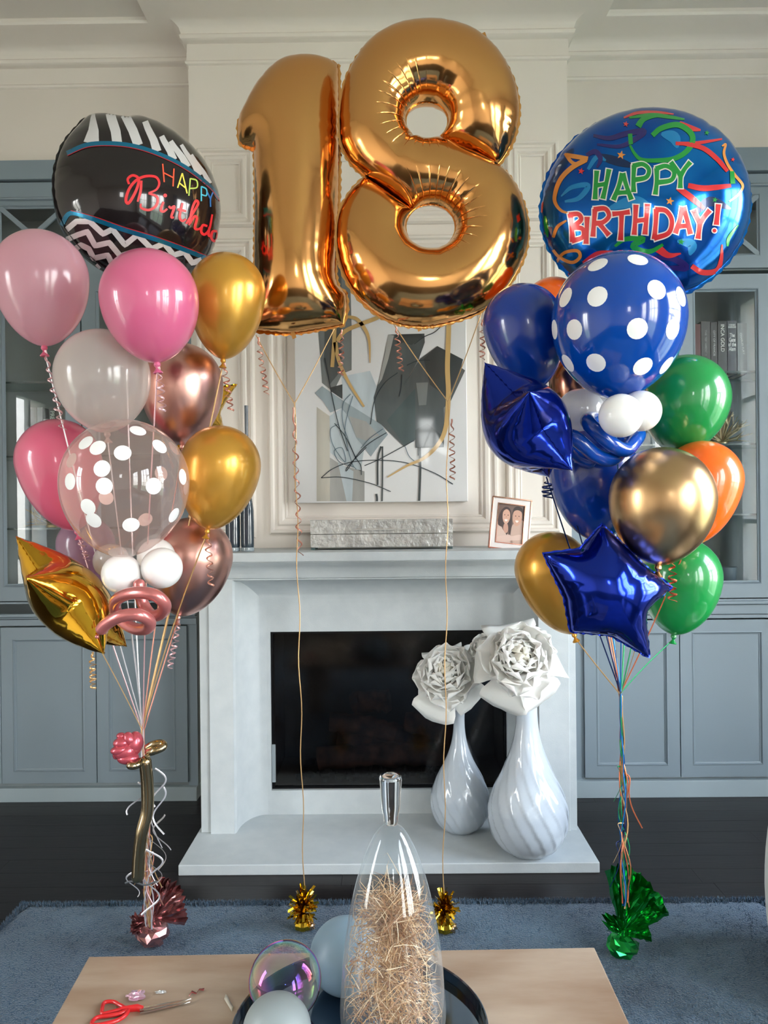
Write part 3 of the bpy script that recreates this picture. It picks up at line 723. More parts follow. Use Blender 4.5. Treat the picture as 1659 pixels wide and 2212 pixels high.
# ---------------------------------------------------------------- left bunch
GL = at(308, 1575, 2.66)                          # where the strings meet
B = balloon('latex_balloon', 'pearly light pink balloon at the far left, its edge cut off by the photo', (-8, 188, 500, 748), 2.50, L_pearlpink, lean=2, string=R_white, gather='L', curlspec=(.26, 8, R_pink, 1, (.055, 0)), knotm=L_deeppink)
B = balloon('latex_balloon', 'glossy opaque pink balloon in front of the black birthday balloon', (221, 429, 541, 784), 2.33, L_pink, lean=6, string=R_pink, gather='L', curlspec=(.135, 6, R_pink, 2, (.01, 0)))
B = balloon('latex_balloon', 'upper gold pearl balloon beside the foot of the foil number one', (407, 571, 548, 776), 2.58, L_gold, lean=-4, string=R_gold, gather='L', curlspec=(.16, 7, R_rose, 3, (.02, 0)))
B = balloon('latex_balloon', 'pearly white translucent balloon above the clear dotted balloon', (122, 323, 712, 935), 2.43, L_pearl, lean=4, string=R_white, gather='L')
B = balloon('latex_balloon', 'upper rose gold chrome balloon between the white and gold balloons', (305, 481, 742, 962), 2.74, L_rosegold, lean=0, string=R_rose, gather='L', n=72)
B = balloon('latex_balloon', 'deep pink balloon half behind the clear dotted balloon', (46, 224, 906, 1148), 2.66, L_deeppink, lean=14, string=R_pink, gather='L', curlspec=(.09, 5, R_pink, 4, (.03, 0)))
B = balloon('latex_balloon', 'lower gold pearl balloon right of the clear dotted balloon', (384, 558, 920, 1145), 2.52, L_gold, lean=-12, string=R_gold, gather='L', curlspec=(.17, 6, R_rose, 5, (.008, 0)))
B = balloon('latex_balloon', 'small lilac pearl balloon peeking from behind gold star and clear balloon', (128, 250, 1116, 1276), 2.78, L_lilac, lean=10, string=R_white, gather='L')
B = balloon('latex_balloon', 'lower rose gold chrome balloon behind the small white balloons', (325, 497, 1118, 1332), 2.70, L_rosegold, lean=-14, string=R_rose, gather='L', n=72, curlspec=(.17, 8, R_pink, 6, (-.035, 0)))
T, body, kp, c, M, pr = balloon('polka_dot_balloon', 'large clear balloon printed with white polka dots', (134, 405, 906, 1205), 2.30, L_clear, lean=-4, string=R_white, gather='L', n=72)
sd = [(298, 930), (345, 964), (265, 978), (211, 967), (185, 956), (220, 1012), (332, 1050), (395, 1030), (376, 1113), (283, 1134), (202, 1124), (190, 1095), (151, 1040), (225, 1050)]
dots(body, T, c, M, pr, sd, .0235, extra=9, seed=4)
def small(label, cxp, cyp, r, Y, m, toward, name='small_latex_balloon'):
    c = at(cxp, cyp, Y); R = r*Y/F
    d = (Vector(toward)-c).normalized()
    T = thing(name, label, 'balloon', tuple(c), 'small white balloons ringed under the polka dot balloons')
    pr = []
    for i in range(25):
        a = math.pi*i/24; z = math.cos(a); rr = math.sin(a)**(1.12 if z < 0 else 1)
        pr.append((max(rr*R, 1e-5), z*R*(1.18 if z < 0 else 1.0)))
    M = frame_from(-d); MB().lathe(list(reversed(pr)), 40, c, M, cap=False).build('body', m, T, angle=80)
    knot_parts(c+M @ Vector((0, 0, -R*1.18-.002)), -d, m, None, T, .7)
hub = at(306, 1222, 2.42)
small('small white balloon at lower left under the clear dotted balloon', 262, 1240, 42, 2.30, L_white, hub)
small('small white balloon at lower right under the clear dotted balloon', 350, 1227, 44, 2.32, L_white, hub)
small('small translucent white balloon hidden behind the lower left white one', 240, 1212, 38, 2.56, L_whiteclear, hub)
small('small white balloon hidden behind the lower right white one', 338, 1203, 40, 2.52, L_white, hub)
# ---------------------------------------------------------------- right bunch
GR = at(1341, 1500, 2.60)
T, body, kp, c, M, pr = balloon('polka_dot_balloon', 'large royal blue balloon printed with white polka dots', (1193, 1477, 548, 862), 2.32, L_blueclear, lean=-3, string=R_blue, gather='R', n=80)
sd = [(1291, 571), (1378, 560), (1221, 642), (1290, 640), (1419, 625), (1472, 640), (1197, 712), (1240, 712), (1377, 710), (1454, 711), (1226, 785), (1287, 784), (1389, 792), (1440, 790), (1366, 838), (1465, 690)]
dots(body, T, c, M, pr, [s for s in sd if s not in ((1465, 690), (1366, 838))], .0290, extra=8, seed=5)
B = balloon('latex_balloon', 'royal blue balloon at the left of the dotted blue balloon, foil star under it', (1049, 1222, 615, 842), 2.55, L_blue, lean=12, string=R_navy, gather='R')
B = balloon('latex_balloon', 'orange balloon mostly hidden behind the upper blue balloons', (1130, 1262, 600, 790), 2.86, L_orange, lean=4, string=R_orange, gather='R')
B = balloon('latex_balloon', 'dark copper chrome balloon peeking between the blue balloons', (1186, 1300, 768, 925), 2.80, L_browngold, lean=0, string=R_brown, gather='R')
B = balloon('latex_balloon', 'upper green balloon at the right edge of the bunch', (1386, 1571, 768, 980), 2.62, L_green, lean=-10, string=R_green, gather='R')
B = balloon('latex_balloon', 'royal blue balloon low in the middle behind the twisted blue loops', (1188, 1378, 915, 1172), 2.62, L_blue, lean=5, string=R_blue, gather='R')
B = balloon('latex_balloon', 'gold chrome balloon in front of the orange balloon', (1318, 1541, 966, 1222), 2.30, L_goldchrome, lean=-4, string=R_gold, gather='R', n=80)
ribbon_part(curl(at(1452, 1202, 2.30), .135, 6, .011, 8), R_orange, B[0], 'curled_ribbon', .0034, .3)
B = balloon('latex_balloon', 'orange balloon right of the gold chrome balloon', (1424, 1594, 953, 1180), 2.52, L_orange, lean=-14, string=R_orange, gather='R')
B = balloon('latex_balloon', 'lower green balloon behind the front blue foil star', (1385, 1553, 1162, 1372), 2.64, L_green, lean=-8, string=R_green, gather='R')
B = balloon('latex_balloon', 'mustard gold balloon left of the front blue foil star', (1122, 1284, 1149, 1372), 2.66, L_gold, lean=18, string=R_gold, gather='R')
hub = at(1318, 880, 2.45)
small('small white balloon front middle under the blue dotted balloon', 1341, 898, 47, 2.19, L_white, hub)
small('small white balloon front right under the blue dotted balloon', 1384, 888, 44, 2.28, L_white, hub)
small('small milky white balloon at left under the blue dotted balloon', 1251, 886, 46, 2.46, L_whiteclear, hub)
small('small milky white balloon hidden in the middle of the ring', 1316, 872, 40, 2.56, L_whiteclear, hub)
# ---------------------------------------------------------------- twisted modelling balloons
def twist(name, label, pts, r, m, grp=None, tail=3):
    P = []; n = len(pts)
    V = [Vector(p) for p in pts]
    for i in range(n-1):
        p0 = V[i-1] if i else V[0]*2-V[1]; p1, p2 = V[i], V[i+1]; p3 = V[i+2] if i+2 < n else V[-1]*2-V[-2]
        for j in range(10):
            t = j/10; P.append(0.5*((2*p1)+(-p0+p2)*t+(2*p0-5*p1+4*p2-p3)*t*t+(-p0+3*p1-3*p2+p3)*t**3))
    P.append(V[-1]); N = len(P); rs = []
    for i in range(N):
        s = sum((P[j+1]-P[j]).length for j in range(0, i)) if i < 12 else 1
        e_ = sum((P[j+1]-P[j]).length for j in range(i, N-1)) if i > N-13 else 1
        k = min(s, e_)/r
        rs.append(r*(math.sqrt(max(0, 1-(1-min(k, 1))**2)) if k < 1 else 1)+.0004)
    return MB().tube(P, rs, 20), P
o = at(285, 1325, 2.36); K = 2.36/F
tw = thing('twisted_balloon', 'rose pink modelling balloon twisted into a spiral below the white balloons', 'balloon', tuple(o))
def pxs(lst, Y): return [at(px, py, Y+dy) for px, py, dy in lst]
b, P = twist('', '', pxs([(214, 1366, -.01), (232, 1346, -.03), (262, 1331, -.05), (298, 1328, -.05), (322, 1341, -.02), (318, 1357, .01), (292, 1358, .05), (262, 1340, .09), (248, 1312, .08), (256, 1292, .03), (288, 1281, -.01), (330, 1284, -.03), (355, 1303, -.01), (352, 1322, .03), (330, 1330, .07), (312, 1310, .10), (302, 1280, .10), (300, 1250, .10)], 2.16), .0170, L_rosetwist)
b.build('body', L_rosetwist, tw, angle=80)
MB().sphere(P[0]+Vector((-.006, 0, -.012)), .006, None, 10).build('nozzle', L_rosetwist, tw)
o = at(1300, 960, 2.36)
tw = thing('twisted_balloon', 'blue modelling balloon looped in a spiral under the white balloons', 'balloon', tuple(o))
b, P = twist('', '', pxs([(1382, 935, .10), (1372, 952, .03), (1350, 972, -.02), (1315, 955, -.06), (1272, 915, -.05), (1280, 905, .04), (1330, 925, .08), (1345, 960, .06), (1325, 990, .0), (1290, 985, -.03), (1240, 945, -.05), (1222, 950, .02), (1250, 985, .06), (1290, 1000, .05)], 2.37), .0225, L_bluetwist)
b.build('body', L_bluetwist, tw, angle=80)

# ---------------------------------------------------------------- foil balloons: a welded outline, blown up
def in_poly(pt, poly):
    x, y = pt; c = False; n = len(poly); j = n-1
    for i in range(n):
        xi, yi = poly[i]; xj, yj = poly[j]
        if (yi > y) != (yj > y) and x < (xj-xi)*(y-yi)/(yj-yi)+xi: c = not c
        j = i
    return c
def resample(poly, step, closed=True):
    out = []; n = len(poly)
    for i in range(n if closed else n-1):
        a = Vector(poly[i]); b = Vector(poly[(i+1) % n]); k = max(1, round((b-a).length/step))
        out += [tuple(a.lerp(b, j/k)) for j in range(k)]
    if not closed: out.append(tuple(poly[-1]))
    return out
def closed_smooth(P, k=4):
    P = [Vector(p) for p in P]; n = len(P); out = []
    for i in range(n):
        p0, p1, p2, p3 = P[i-1], P[i], P[(i+1) % n], P[(i+2) % n]
        for j in range(k):
            t = j/k; out.append(tuple(0.5*((2*p1)+(-p0+p2)*t+(2*p0-5*p1+4*p2-p3)*t*t+(-p0+3*p1-3*p2+p3)*t**3)))
    return out
def foil_mesh(outer, holes=(), seams=(), step=.014, fat=.78, wr_amp=.0035, wr_len=.03, wr_n=60, power=.5, seed=0, flange=.007, hole_wr=.0):
    """returns verts (x, y, h) and tris for one side plus boundary loops"""
    rnd = random.Random(seed)
    loops = [resample(outer, step*.7)]+[resample(h, step*.6) for h in holes]
    pts = []; edges = []; isb = []
    for lp in loops:
        o = len(pts); pts += lp; isb += [1]*len(lp); edges += [(o+i, o+(i+1) % len(lp)) for i in range(len(lp))]
    nb = len(pts)
    for sm in seams:
        sp_ = resample(sm, step*.6, False)[1:-1]; o = len(pts); pts += sp_; isb += [2]*len(sp_); edges += [(o+i, o+i+1) for i in range(len(sp_)-1)]
    A = np.array(pts)
    segs_a, segs_b = [], []
    for lp in loops:
        q = np.array(lp); segs_a.append(q); segs_b.append(np.roll(q, -1, 0))
    for sm in seams: q = np.array(resample(sm, step)); segs_a.append(q[:-1]); segs_b.append(q[1:])
    SA, SB = np.concatenate(segs_a), np.concatenate(segs_b)
    def dist(p):
        d = SB-SA; t = np.clip(((p-SA)*d).sum(1)/np.maximum((d*d).sum(1), 1e-12), 0, 1); q = SA+d*t[:, None]
        return np.sqrt(((p-q)**2).sum(1).min())
    def inside(p): return in_poly(p, loops[0]) and not any(in_poly(p, h) for h in loops[1:])
    # rings close to the rim
    for lp in loops:
        n = len(lp)
        for off, st in ((.0025, 1), (.008, 1)):
            for i in range(0, n, st):
                a = Vector(lp[i-1]); b = Vector(lp[(i+1) % n]); d = (b-a).normalized(); nn = Vector((-d.y, d.x))
                for s in (1, -1):
                    q = Vector(lp[i])+nn*off*s
                    if inside(q) and dist(np.array(q)) > off*.8: pts.append(tuple(q)); isb.append(0)
    for sm in seams:
        sp_ = resample(sm, step*.7, False)
        for off in (.003, .0075):
            for i in range(1, len(sp_)-1):
                a = Vector(sp_[i-1]); b = Vector(sp_[i+1]); d = (b-a).normalized(); nn = Vector((-d.y, d.x))
                for s in (1, -1):
                    q = Vector(sp_[i])+nn*off*s
                    if inside(q) and dist(np.array(q)) > off*.8: pts.append(tuple(q)); isb.append(0)
    x0_, y0_ = A.min(0); x1_, y1_ = A.max(0); ny = int((y1_-y0_)/(step*.87)); 
    for j in range(ny+1):
        for i in range(int((x1_-x0_)/step)+2):
            q = (x0_+(i+.5*(j % 2))*step+rnd.uniform(-.1, .1)*step, y0_+j*step*.87)
            if inside(q) and dist(np.array(q)) > max(step*.55, .012): pts.append(q); isb.append(0)
    vv, ee, ff, ov, oe, of_ = geometry.delaunay_2d_cdt([Vector(p) for p in pts], edges, [], 0, 1e-7)
    vv = np.array([tuple(v) for v in vv]); own = [o[0] if o else -1 for o in ov]
    bfl = np.array([isb[o] if o >= 0 else 1 for o in own]); tri = []
    for f in ff:
        c = vv[list(f)].mean(0)
        if inside(c): tri.append(f)
    T = np.array(tri); n = len(vv)
    # cotangent Laplacian, conjugate gradients for  lap(phi) = -1, phi = 0 on the welds
    I, J, Wt = [], [], []; area = np.zeros(n)
    for k in range(3):
        a, b_, c_ = T[:, k], T[:, (k+1) % 3], T[:, (k+2) % 3]
        u, v = vv[a]-vv[c_], vv[b_]-vv[c_]; cr_ = np.abs(u[:, 0]*v[:, 1]-u[:, 1]*v[:, 0]); w = (u*v).sum(1)/np.maximum(cr_, 1e-12)/2
        I += [a, b_]; J += [b_, a]; Wt += [w, w]; np.add.at(area, a, cr_/6)
    I, J, Wt = np.concatenate(I), np.concatenate(J), np.maximum(np.concatenate(Wt), 1e-4)
    D = np.bincount(I, Wt, n); free = (bfl == 0) & (D > 0)
    def mul(x): return np.where(free, D*x-np.bincount(I, Wt*x[J], n), 0)
    x = np.zeros(n); r = np.where(free, area, 0); Minv = np.where(free, 1/np.maximum(D, 1e-9), 0); z = Minv*r; p = z.copy(); rz = (r*z).sum()
    for it in range(500):
        q = mul(p); al = rz/max((p*q).sum(), 1e-30); x += al*p; r -= al*q
        if np.abs(r).max() < 1e-9: break
        z = Minv*r; rn = (r*z).sum(); p = z+(rn/rz)*p; rz = rn
    h = 2*fat*np.maximum(x, 0)**power*(1 if power == .5 else (.1)**(1-2*power))
    # wrinkles run inwards from the weld
    arc = []; tot = 0.0
    ends = [len(lp) for lp in loops]; offs = np.cumsum([0]+ends)
    ph = [rnd.uniform(0, 6.28) for _ in range(8)]
    segs_arc = np.concatenate([np.cumsum(np.linalg.norm(np.roll(np.array(lp), -1, 0)-np.array(lp), axis=1))+k*7.3 for k, lp in enumerate(loops)])
    LA = np.concatenate([np.array(lp) for lp in loops]); lid = np.concatenate([[k]*len(lp) for k, lp in enumerate(loops)])
    for i in range(n):
        if bfl[i]: continue
        d2 = ((LA-vv[i])**2).sum(1); k = int(d2.argmin()); d = math.sqrt(d2[k]); s = segs_arc[k]
        am, ln = (wr_amp, wr_len) if lid[k] == 0 else (wr_amp*(1+hole_wr), wr_len*2.0)
        pat = math.sin(s*wr_n*2.0+ph[0])*.5+math.sin(s*wr_n*3.3+ph[1])*.35+math.sin(s*wr_n*.77+ph[2])*.4
        env = (.5+.5*math.sin(s*9+ph[3]))*(.5+.5*math.sin(s*23+ph[4]))+.25
        h[i] -= am*env*(pat*.5+.5)**2*2*math.exp(-d/ln)*(1-math.exp(-d/.006))
    h = np.maximum(h, 0)
    return vv, h, T, bfl, loops
def foil(name, label, loc, M, spec, m, group=None, flm=None, **kw):
    """spec: dict outer, holes, seams in the balloon's own plane (metres); M maps (x, y, out) to the world"""
    vv, h, T, bfl, loops = foil_mesh(spec['outer'], spec.get('holes', ()), spec.get('seams', ()), **kw)
    Tg = thing(name, label, 'balloon', tuple(loc), group)
    n = len(vv); L = Vector(loc)
    W = lambda x, y, z: L+M @ Vector((x, y, z))
    front = [W(vv[i][0], vv[i][1], h[i]) for i in range(n)]; backi = [i if bfl[i] == 1 else n+k for k, i in enumerate(range(n))]
    back = [W(vv[i][0], vv[i][1], -h[i]*.96) for i in range(n)]
    b = MB(); fs = [tuple(int(q) for q in t) for t in T]
    def ccw(t):
        a, c, d = vv[t[0]], vv[t[1]], vv[t[2]]; return (c[0]-a[0])*(d[1]-a[1])-(c[1]-a[1])*(d[0]-a[0]) > 0
    F1 = [t if ccw(t) else t[::-1] for t in fs]
    bi = lambda i: i if bfl[i] == 1 else n+i
    b.add(front+back, F1+[tuple(bi(i) for i in t[::-1]) for t in F1]); b.keepn = True
    body = b.build('body', m, Tg, angle=50)
    # flat welded rim
    rnd = random.Random(3); fb_ = MB(); fl = kw.get('flange', .007)
    if fl > 0:
        for li, lp in enumerate(loops):
            N = len(lp); s = 1
            ar = sum(lp[i][0]*lp[(i+1) % N][1]-lp[(i+1) % N][0]*lp[i][1] for i in range(N)); s = (-1 if ar > 0 else 1)*(1 if li == 0 else -1)*-1
            vs = []
            for i in range(N):
                a = Vector(lp[i-1]); c = Vector(lp[(i+1) % N]); d = (c-a).normalized(); nn = Vector((d.y, -d.x))*s
                w = fl*(1+.35*math.sin(i*1.9)+.2*rnd.random()) if li == 0 else fl*.5
                q = Vector(lp[i]); zz = .0016*math.sin(i*2.3)
                vs += [W(q.x, q.y, 0), W(q.x+nn.x*w, q.y+nn.y*w, zz)]
            fb_.add(vs, [(2*i, 2*((i+1) % N), 2*((i+1) % N)+1, 2*i+1) for i in range(N)])
        fb_.keepn = True; fb_.build('welded_rim', flm or m, Tg, angle=50)
    return Tg, body
def local_poly(pxy, Y, c, M):
    """photograph points on the plane Y, in the balloon's own axes"""
    Mi = M.transposed(); out = []
    for p in pxy:
        d = Mi @ (at(p[0], p[1], Y)-Vector(c)); out.append((d.x, d.y))
    return out
FACE = Matrix(((1, 0, 0), (0, 0, -1), (0, 1, 0)))     # own x -> right, own y -> up, out -> towards the camera
NY = 2.86
eight = [(925, 50), (985, 57), (1035, 78), (1075, 115), (1103, 160), (1118, 210), (1120, 255), (1110, 300), (1093, 335), (1075, 357), (1100, 382), (1125, 425), (1138, 470), (1140, 515), (1130, 560), (1110, 600), (1080, 640), (1040, 672), (990, 692), (940, 704), (905, 706), (860, 700), (815, 680), (775, 645), (745, 600), (730, 550), (727, 500), (735, 455), (757, 415), (788, 382), (757, 352), (738, 315), (733, 270), (737, 215), (750, 165), (775, 120), (810, 83), (862, 58)]
c8 = at(932, 378, NY)
def sm_keep(P, corners, k=4):
    """smooth a closed outline but keep the given corner indices sharp"""
    n = len(P); out = []
    for i in range(n):
        p1, p2 = Vector(P[i]), Vector(P[(i+1) % n]); p0 = Vector(P[i-1]) if i not in corners else p1*2-p2; p3 = Vector(P[(i+2) % n]) if (i+1) % n not in corners else p2*2-p1
        for j in range(k):
            t = j/k; out.append(tuple(0.5*((2*p1)+(-p0+p2)*t+(2*p0-5*p1+4*p2-p3)*t*t+(-p0+3*p1-3*p2+p3)*t**3)))
    return out
lp = lambda P, Y, c: local_poly(P, Y, c, FACE)
ell = lambda cx_, cy_, rx_, ry_, n=28: [(cx_+rx_*math.cos(2*math.pi*i/n), cy_+ry_*math.sin(2*math.pi*i/n)) for i in range(n)]
spec8 = dict(outer=lp(sm_keep(eight, (9, 29)), NY, c8), holes=[lp(ell(922, 262, 46, 42), NY, c8), lp(ell(930, 491, 54, 50), NY, c8)],
             seams=[lp([(956, 298), (1000, 322), (1040, 338), (1072, 355)], NY, c8), lp([(791, 384), (830, 410), (865, 432), (890, 452)], NY, c8)])
num8, body8 = foil('foil_number_balloon', 'large gold foil number eight balloon', c8, FACE, spec8, M_gold_foil, 'gold foil number balloons over the painting', step=.0135, fat=.66, wr_amp=.007, wr_len=.03, wr_n=62, hole_wr=.8)
one = [(516, 265), (530, 237), (552, 197), (580, 161), (607, 139), (639, 130), (679, 128), (711, 133), (728, 142), (732, 165), (733, 388), (729, 507), (725, 587), (731, 620), (748, 635), (750, 668), (742, 702), (691, 712), (631, 721), (580, 718), (542, 714), (532, 700), (530, 655), (551, 636), (551, 547), (552, 428), (550, 324), (524, 316), (517, 304)]
M_gold8 = mat('gold_foil_creased', (232, 170, 104), 0.13, metal=1.0)
h1_, h2_ = at(922, 262, NY)-c8, at(930, 491, NY)-c8
creases(M_gold8, [(h1_.x, h1_.z, .078, R_(195)), (h2_.x, h2_.z, .088, R_(35))], 30, .0035)
num8.children[0].data.materials[0] = M_gold8
c1 = at(640, 425, NY+.06)
spec1 = dict(outer=lp(sm_keep(one, (8, 13, 14, 16, 20, 21, 22, 23, 26, 27), 3), NY+.06, c1))
num1, body1 = foil('foil_number_balloon', 'large gold foil number one balloon', c1, FACE, spec1, M_gold_foil, 'gold foil number balloons over the painting', step=.0135, fat=.80, wr_amp=.006, wr_len=.03, wr_n=55, seed=2)
for nm_, px, py, T in (('tab', 1046, 78, num8), ('tab', 905, 708, num8), ('tab', 634, 724, num1)):
    p = at(px, py, NY); MB().obox(p, (.007, 0, .003), (0, .0012, 0), (-.004, 0, .012)).build('inflation_tab', M_gold_foil, T, smooth=False)
# strings of the two numbers: a V from the lower corners to one line and down to the weight
def number_strings(T, pa, pb, pj, pw, Yw, curls, bends):
    A_, B_, J_ = at(pa[0], pa[1], NY), at(pb[0], pb[1], NY), at(pj[0], pj[1], NY)
    Wp = at(pw[0], pw[1], Yw)
    for p in (A_, B_):
        ribbon_part([p.lerp(J_, i/12)+Vector((0, 0, -.006*math.sin(math.pi*i/12))) for i in range(13)], R_gold, T, 'string', .0018, .4)
    path = [J_.lerp(Wp, i/40)+Vector((.004*math.sin(i*.8), .003*math.cos(i*.7), 0)) for i in range(41)]
    ribbon_part(path, R_gold, T, 'string', .0018, .5)
    for (px, py, drop, turns, seed, lean) in curls:
        ribbon_part(curl(at(px, py, NY-.01), drop, turns, .0095, seed, (lean, 0)), R_rose, T, 'curled_ribbon', .003, .3)
number_strings(num1, (553, 724), (722, 710), (636, 872), (657, 1912), 2.80, [(558, 728, .215, 8, 11, .03), (738, 712, .17, 7, 12, -.006), (634, 880, .55, 11, 13, .02)], 0)
number_strings(num8, (850, 700), (1040, 676), (968, 868), (958, 1930), 2.80, [(856, 706, .165, 7, 15, .016), (1042, 690, .15, 6, 16, -.002), (976, 905, .225, 8, 17, .0)], 0)

# round printed foil
RY = 2.74; cR = at(1390, 447, RY); RR = 205*RY/F
MR = Matrix.Rotation(R_(-7), 3, 'Z') @ Matrix.Rotation(R_(4), 3, 'Y') @ FACE
circ = [(1.06*RR*math.cos(2*math.pi*i/90)*(1+.004*math.sin(i*2.1)), RR*math.sin(2*math.pi*i/90)*(1+.004*math.sin(i*2.1))) for i in range(90)]
rnd_, bodyR = foil('foil_round_balloon', 'large round blue foil balloon printed HAPPY BIRTHDAY! with coloured streamers', cR, MR, dict(outer=circ), M_teal_foil, step=.019, fat=.60, wr_amp=.007, wr_len=.045, wr_n=52, seed=5)
hR = photo_hit(bvh_of(bodyR))
C4 = lambda P: [(1020+.3852*x, 220+.3852*y) for x, y in P]
P_red, P_green, P_yel, P_pur, P_wht, P_dkb, P_lblue = (mat(n_, c_, .2, metal=.35, coat=.5) for n_, c_ in (('red_print', (214, 52, 56)), ('green_print', (34, 150, 62)), ('orange_print', (226, 146, 70)), ('purple_print', (44, 34, 110)), ('white_print', (238, 232, 228)), ('dark_print', (14, 40, 84)), ('bright_blue_print', (22, 128, 190))))
def stroke_part(name, P, w, m, hit, T, off, w1=None, wm=None, path=smooth_path, nc=3, ends=0, kind=None, many=None):
    b = MB()
    for Q in (many or [P]):
        pts = path(Q); s, f = strip2d(pts, w, w1, wm, nc, ends); lay(b, s, f, hit, 0, off)
    if b.v:
        b.keepn = True; o = b.build(name, m, T, angle=60)
        if kind: o['kind'] = kind
        return o
o1 = .0012
for P, w, w1, wm, m, off in [
    ([(880, 90), (1000, 75), (1100, 85), (1190, 100)], 6, 5, 18, P_green, .0010), ([(850, 90), (930, 62), (1040, 60), (1130, 70)], 5, 3, 14, P_red, .0008),
    ([(930, 140), (960, 100), (1030, 80), (1110, 88)], 18, 3, 14, P_green, .0012),
    ([(1010, 190), (1060, 150), (1150, 130), (1220, 170), (1235, 220), (1200, 280), (1130, 320), (1040, 330), (950, 325), (910, 290), (885, 245)], 14, 6, 20, P_green, .0014),
    ([(885, 180), (890, 240)], 12, 12, None, P_green, .0012),
    ([(680, 190), (770, 205), (860, 180), (960, 165), (930, 200), (830, 250), (700, 240)], 8, 6, 26, P_pur, .0010),
    ([(640, 300), (690, 280), (720, 320), (700, 370)], 10, 5, 22, P_pur, .0010),
    ([(1140, 235), (1230, 235), (1310, 225), (1400, 210)], 10, 5, 12, P_red, .0014), ([(1180, 235), (1290, 260), (1370, 320), (1430, 390)], 10, 10, 18, P_red, .0015),
    ([(1160, 125), (1230, 150), (1280, 160)], 16, 5, 20, P_red, .0012),
    ([(1210, 470), (1290, 485), (1370, 480), (1450, 470)], 14, 10, 20, P_red, .0013), ([(1150, 480), (1230, 540), (1300, 600)], 14, 8, 24, P_red, .0014),
    ([(530, 300), (590, 310), (650, 320)], 12, 12, 14, P_yel, .0013), ([(640, 325), (560, 370), (500, 430), (470, 500), (465, 560), (500, 610), (560, 630)], 14, 5, 14, P_yel, .0013), ([(520, 290), (560, 340), (600, 350)], 7, 4, 14, P_yel, .0012),
    ([(530, 665), (480, 700), (455, 760)], 5, 8, 12, P_yel, .0013),
    ([(455, 830), (490, 870), (560, 900), (605, 870), (590, 835), (520, 845), (480, 890), (470, 950), (510, 1010)], 8, 5, 12, P_yel, .0013),
    ([(1400, 250), (1420, 240), (1410, 290), (1430, 350), (1470, 410), (1515, 470), (1490, 520), (1440, 560)], 4, 4, 12, P_yel, .0015),
    ([(1455, 390), (1460, 460)], 12, 14, None, P_green, .0016), ([(1490, 690), (1440, 760), (1430, 810)], 4, 5, 14, P_green, .0014),
    ([(410, 640), (415, 690), (425, 760)], 5, 4, 18, P_green, .0013), ([(395, 560), (390, 620)], 6, 6, None, P_red, .0010),
    ([(800, 810), (860, 770), (960, 770), (900, 810), (990, 840), (1070, 800)], 7, 8, 26, P_green, .0013),
    ([(620, 900), (700, 850), (790, 840)], 5, 6, 16, P_red, .0012), ([(1040, 820), (1100, 860), (1170, 850)], 24, 4, 18, P_red, .0012),
    ([(1020, 870), (1130, 880), (1200, 930), (1100, 930)], 8, 10, 30, P_pur, .0010),
    ([(1230, 920), (1290, 955), (1370, 945), (1395, 880), (1400, 800)], 14, 4, 20, P_red, .0014), ([(1180, 1090), (1260, 1060), (1330, 1030)], 6, 4, 14, P_red, .0012),
    ([(500, 530), (560, 480), (650, 470), (600, 540), (520, 560)], 4, 6, 26, P_lblue, .0009), ([(650, 380), (700, 310), (750, 330)], 8, 5, 20, P_lblue, .0009),
    ([(1060, 180), (1130, 200), (1150, 260)], 8, 5, 60, P_lblue, .0007), ([(1150, 780), (1230, 800), (1220, 860)], 6, 5, 50, P_lblue, .0007), ([(760, 600), (900, 560), (1000, 580)], 5, 5, 60, P_lblue, .0007),
    ([(700, 300), (800, 330), (900, 360)], 10, 10, 40, P_dkb, .0006), ([(440, 700), (420, 800), (480, 900)], 10, 10, 40, P_pur, .0006), ([(1240, 640), (1330, 560), (1450, 600)], 5, 5, 50, P_dkb, .0006)]:
    stroke_part('printed_streamer', C4(P), w*.3852, m, hR, rnd_, off, w1*.3852, None if wm is None else wm*.3852)
def star_pts(cx_, cy_, r, rot=0): return [(cx_+(r if k % 2 == 0 else r*.42)*math.sin(rot+k*math.pi/5), cy_-(r if k % 2 == 0 else r*.42)*math.cos(rot+k*math.pi/5)) for k in range(10)]
def flat_star(cx_, cy_, r, m, hit, T, off, rot=.2):
    sp_ = star_pts(cx_, cy_, r, rot); P = [Vector((cx_, cy_))]+[Vector(p) for p in sp_]; b = MB()
    lay(b, P, [(0, 1+i, 1+(i+1) % 10) for i in range(10)], hit, 0, off); b.keepn = True
    if b.v: b.build('printed_star', m, T)
for x_, y_, r_, m_ in ((835, 300, 26, P_yel), (612, 390, 20, P_red), (862, 127, 18, P_red), (1108, 558, 25, P_yel), (1172, 785, 20, P_green), (1360, 550, 16, P_green), (1315, 175, 16, P_green), (1460, 325, 14, P_red), (400, 742, 16, P_yel), (540, 968, 12, P_red)):
    p = C4([(x_, y_)])[0]; flat_star(p[0], p[1], r_*.3852, m_, hR, rnd_, .0016)
LH = [[(700, 388), (694, 465), (690, 548)], [(768, 380), (752, 462), (733, 545)], [(698, 470), (752, 462)]]
LA1 = [[(842, 402), (822, 475), (792, 552)], [(845, 402), (866, 475), (893, 550)], [(812, 512), (880, 508)]]
LP1 = [[(908, 358), (904, 430), (905, 508)], [(900, 362), (955, 352), (990, 382), (975, 425), (908, 440)]]
LP2 = [[(1034, 375), (1034, 450), (1026, 522)], [(1028, 378), (1085, 362), (1130, 392), (1115, 440), (1036, 455)]]
LY1 = [[(1112, 340), (1140, 375), (1168, 418)], [(1222, 340), (1192, 375), (1166, 418)], [(1167, 410), (1165, 486)]]
BB = [[(552, 628), (560, 700), (566, 785)], [(545, 635), (596, 630), (612, 662), (565, 702)], [(562, 704), (620, 712), (622, 758), (560, 780)]]
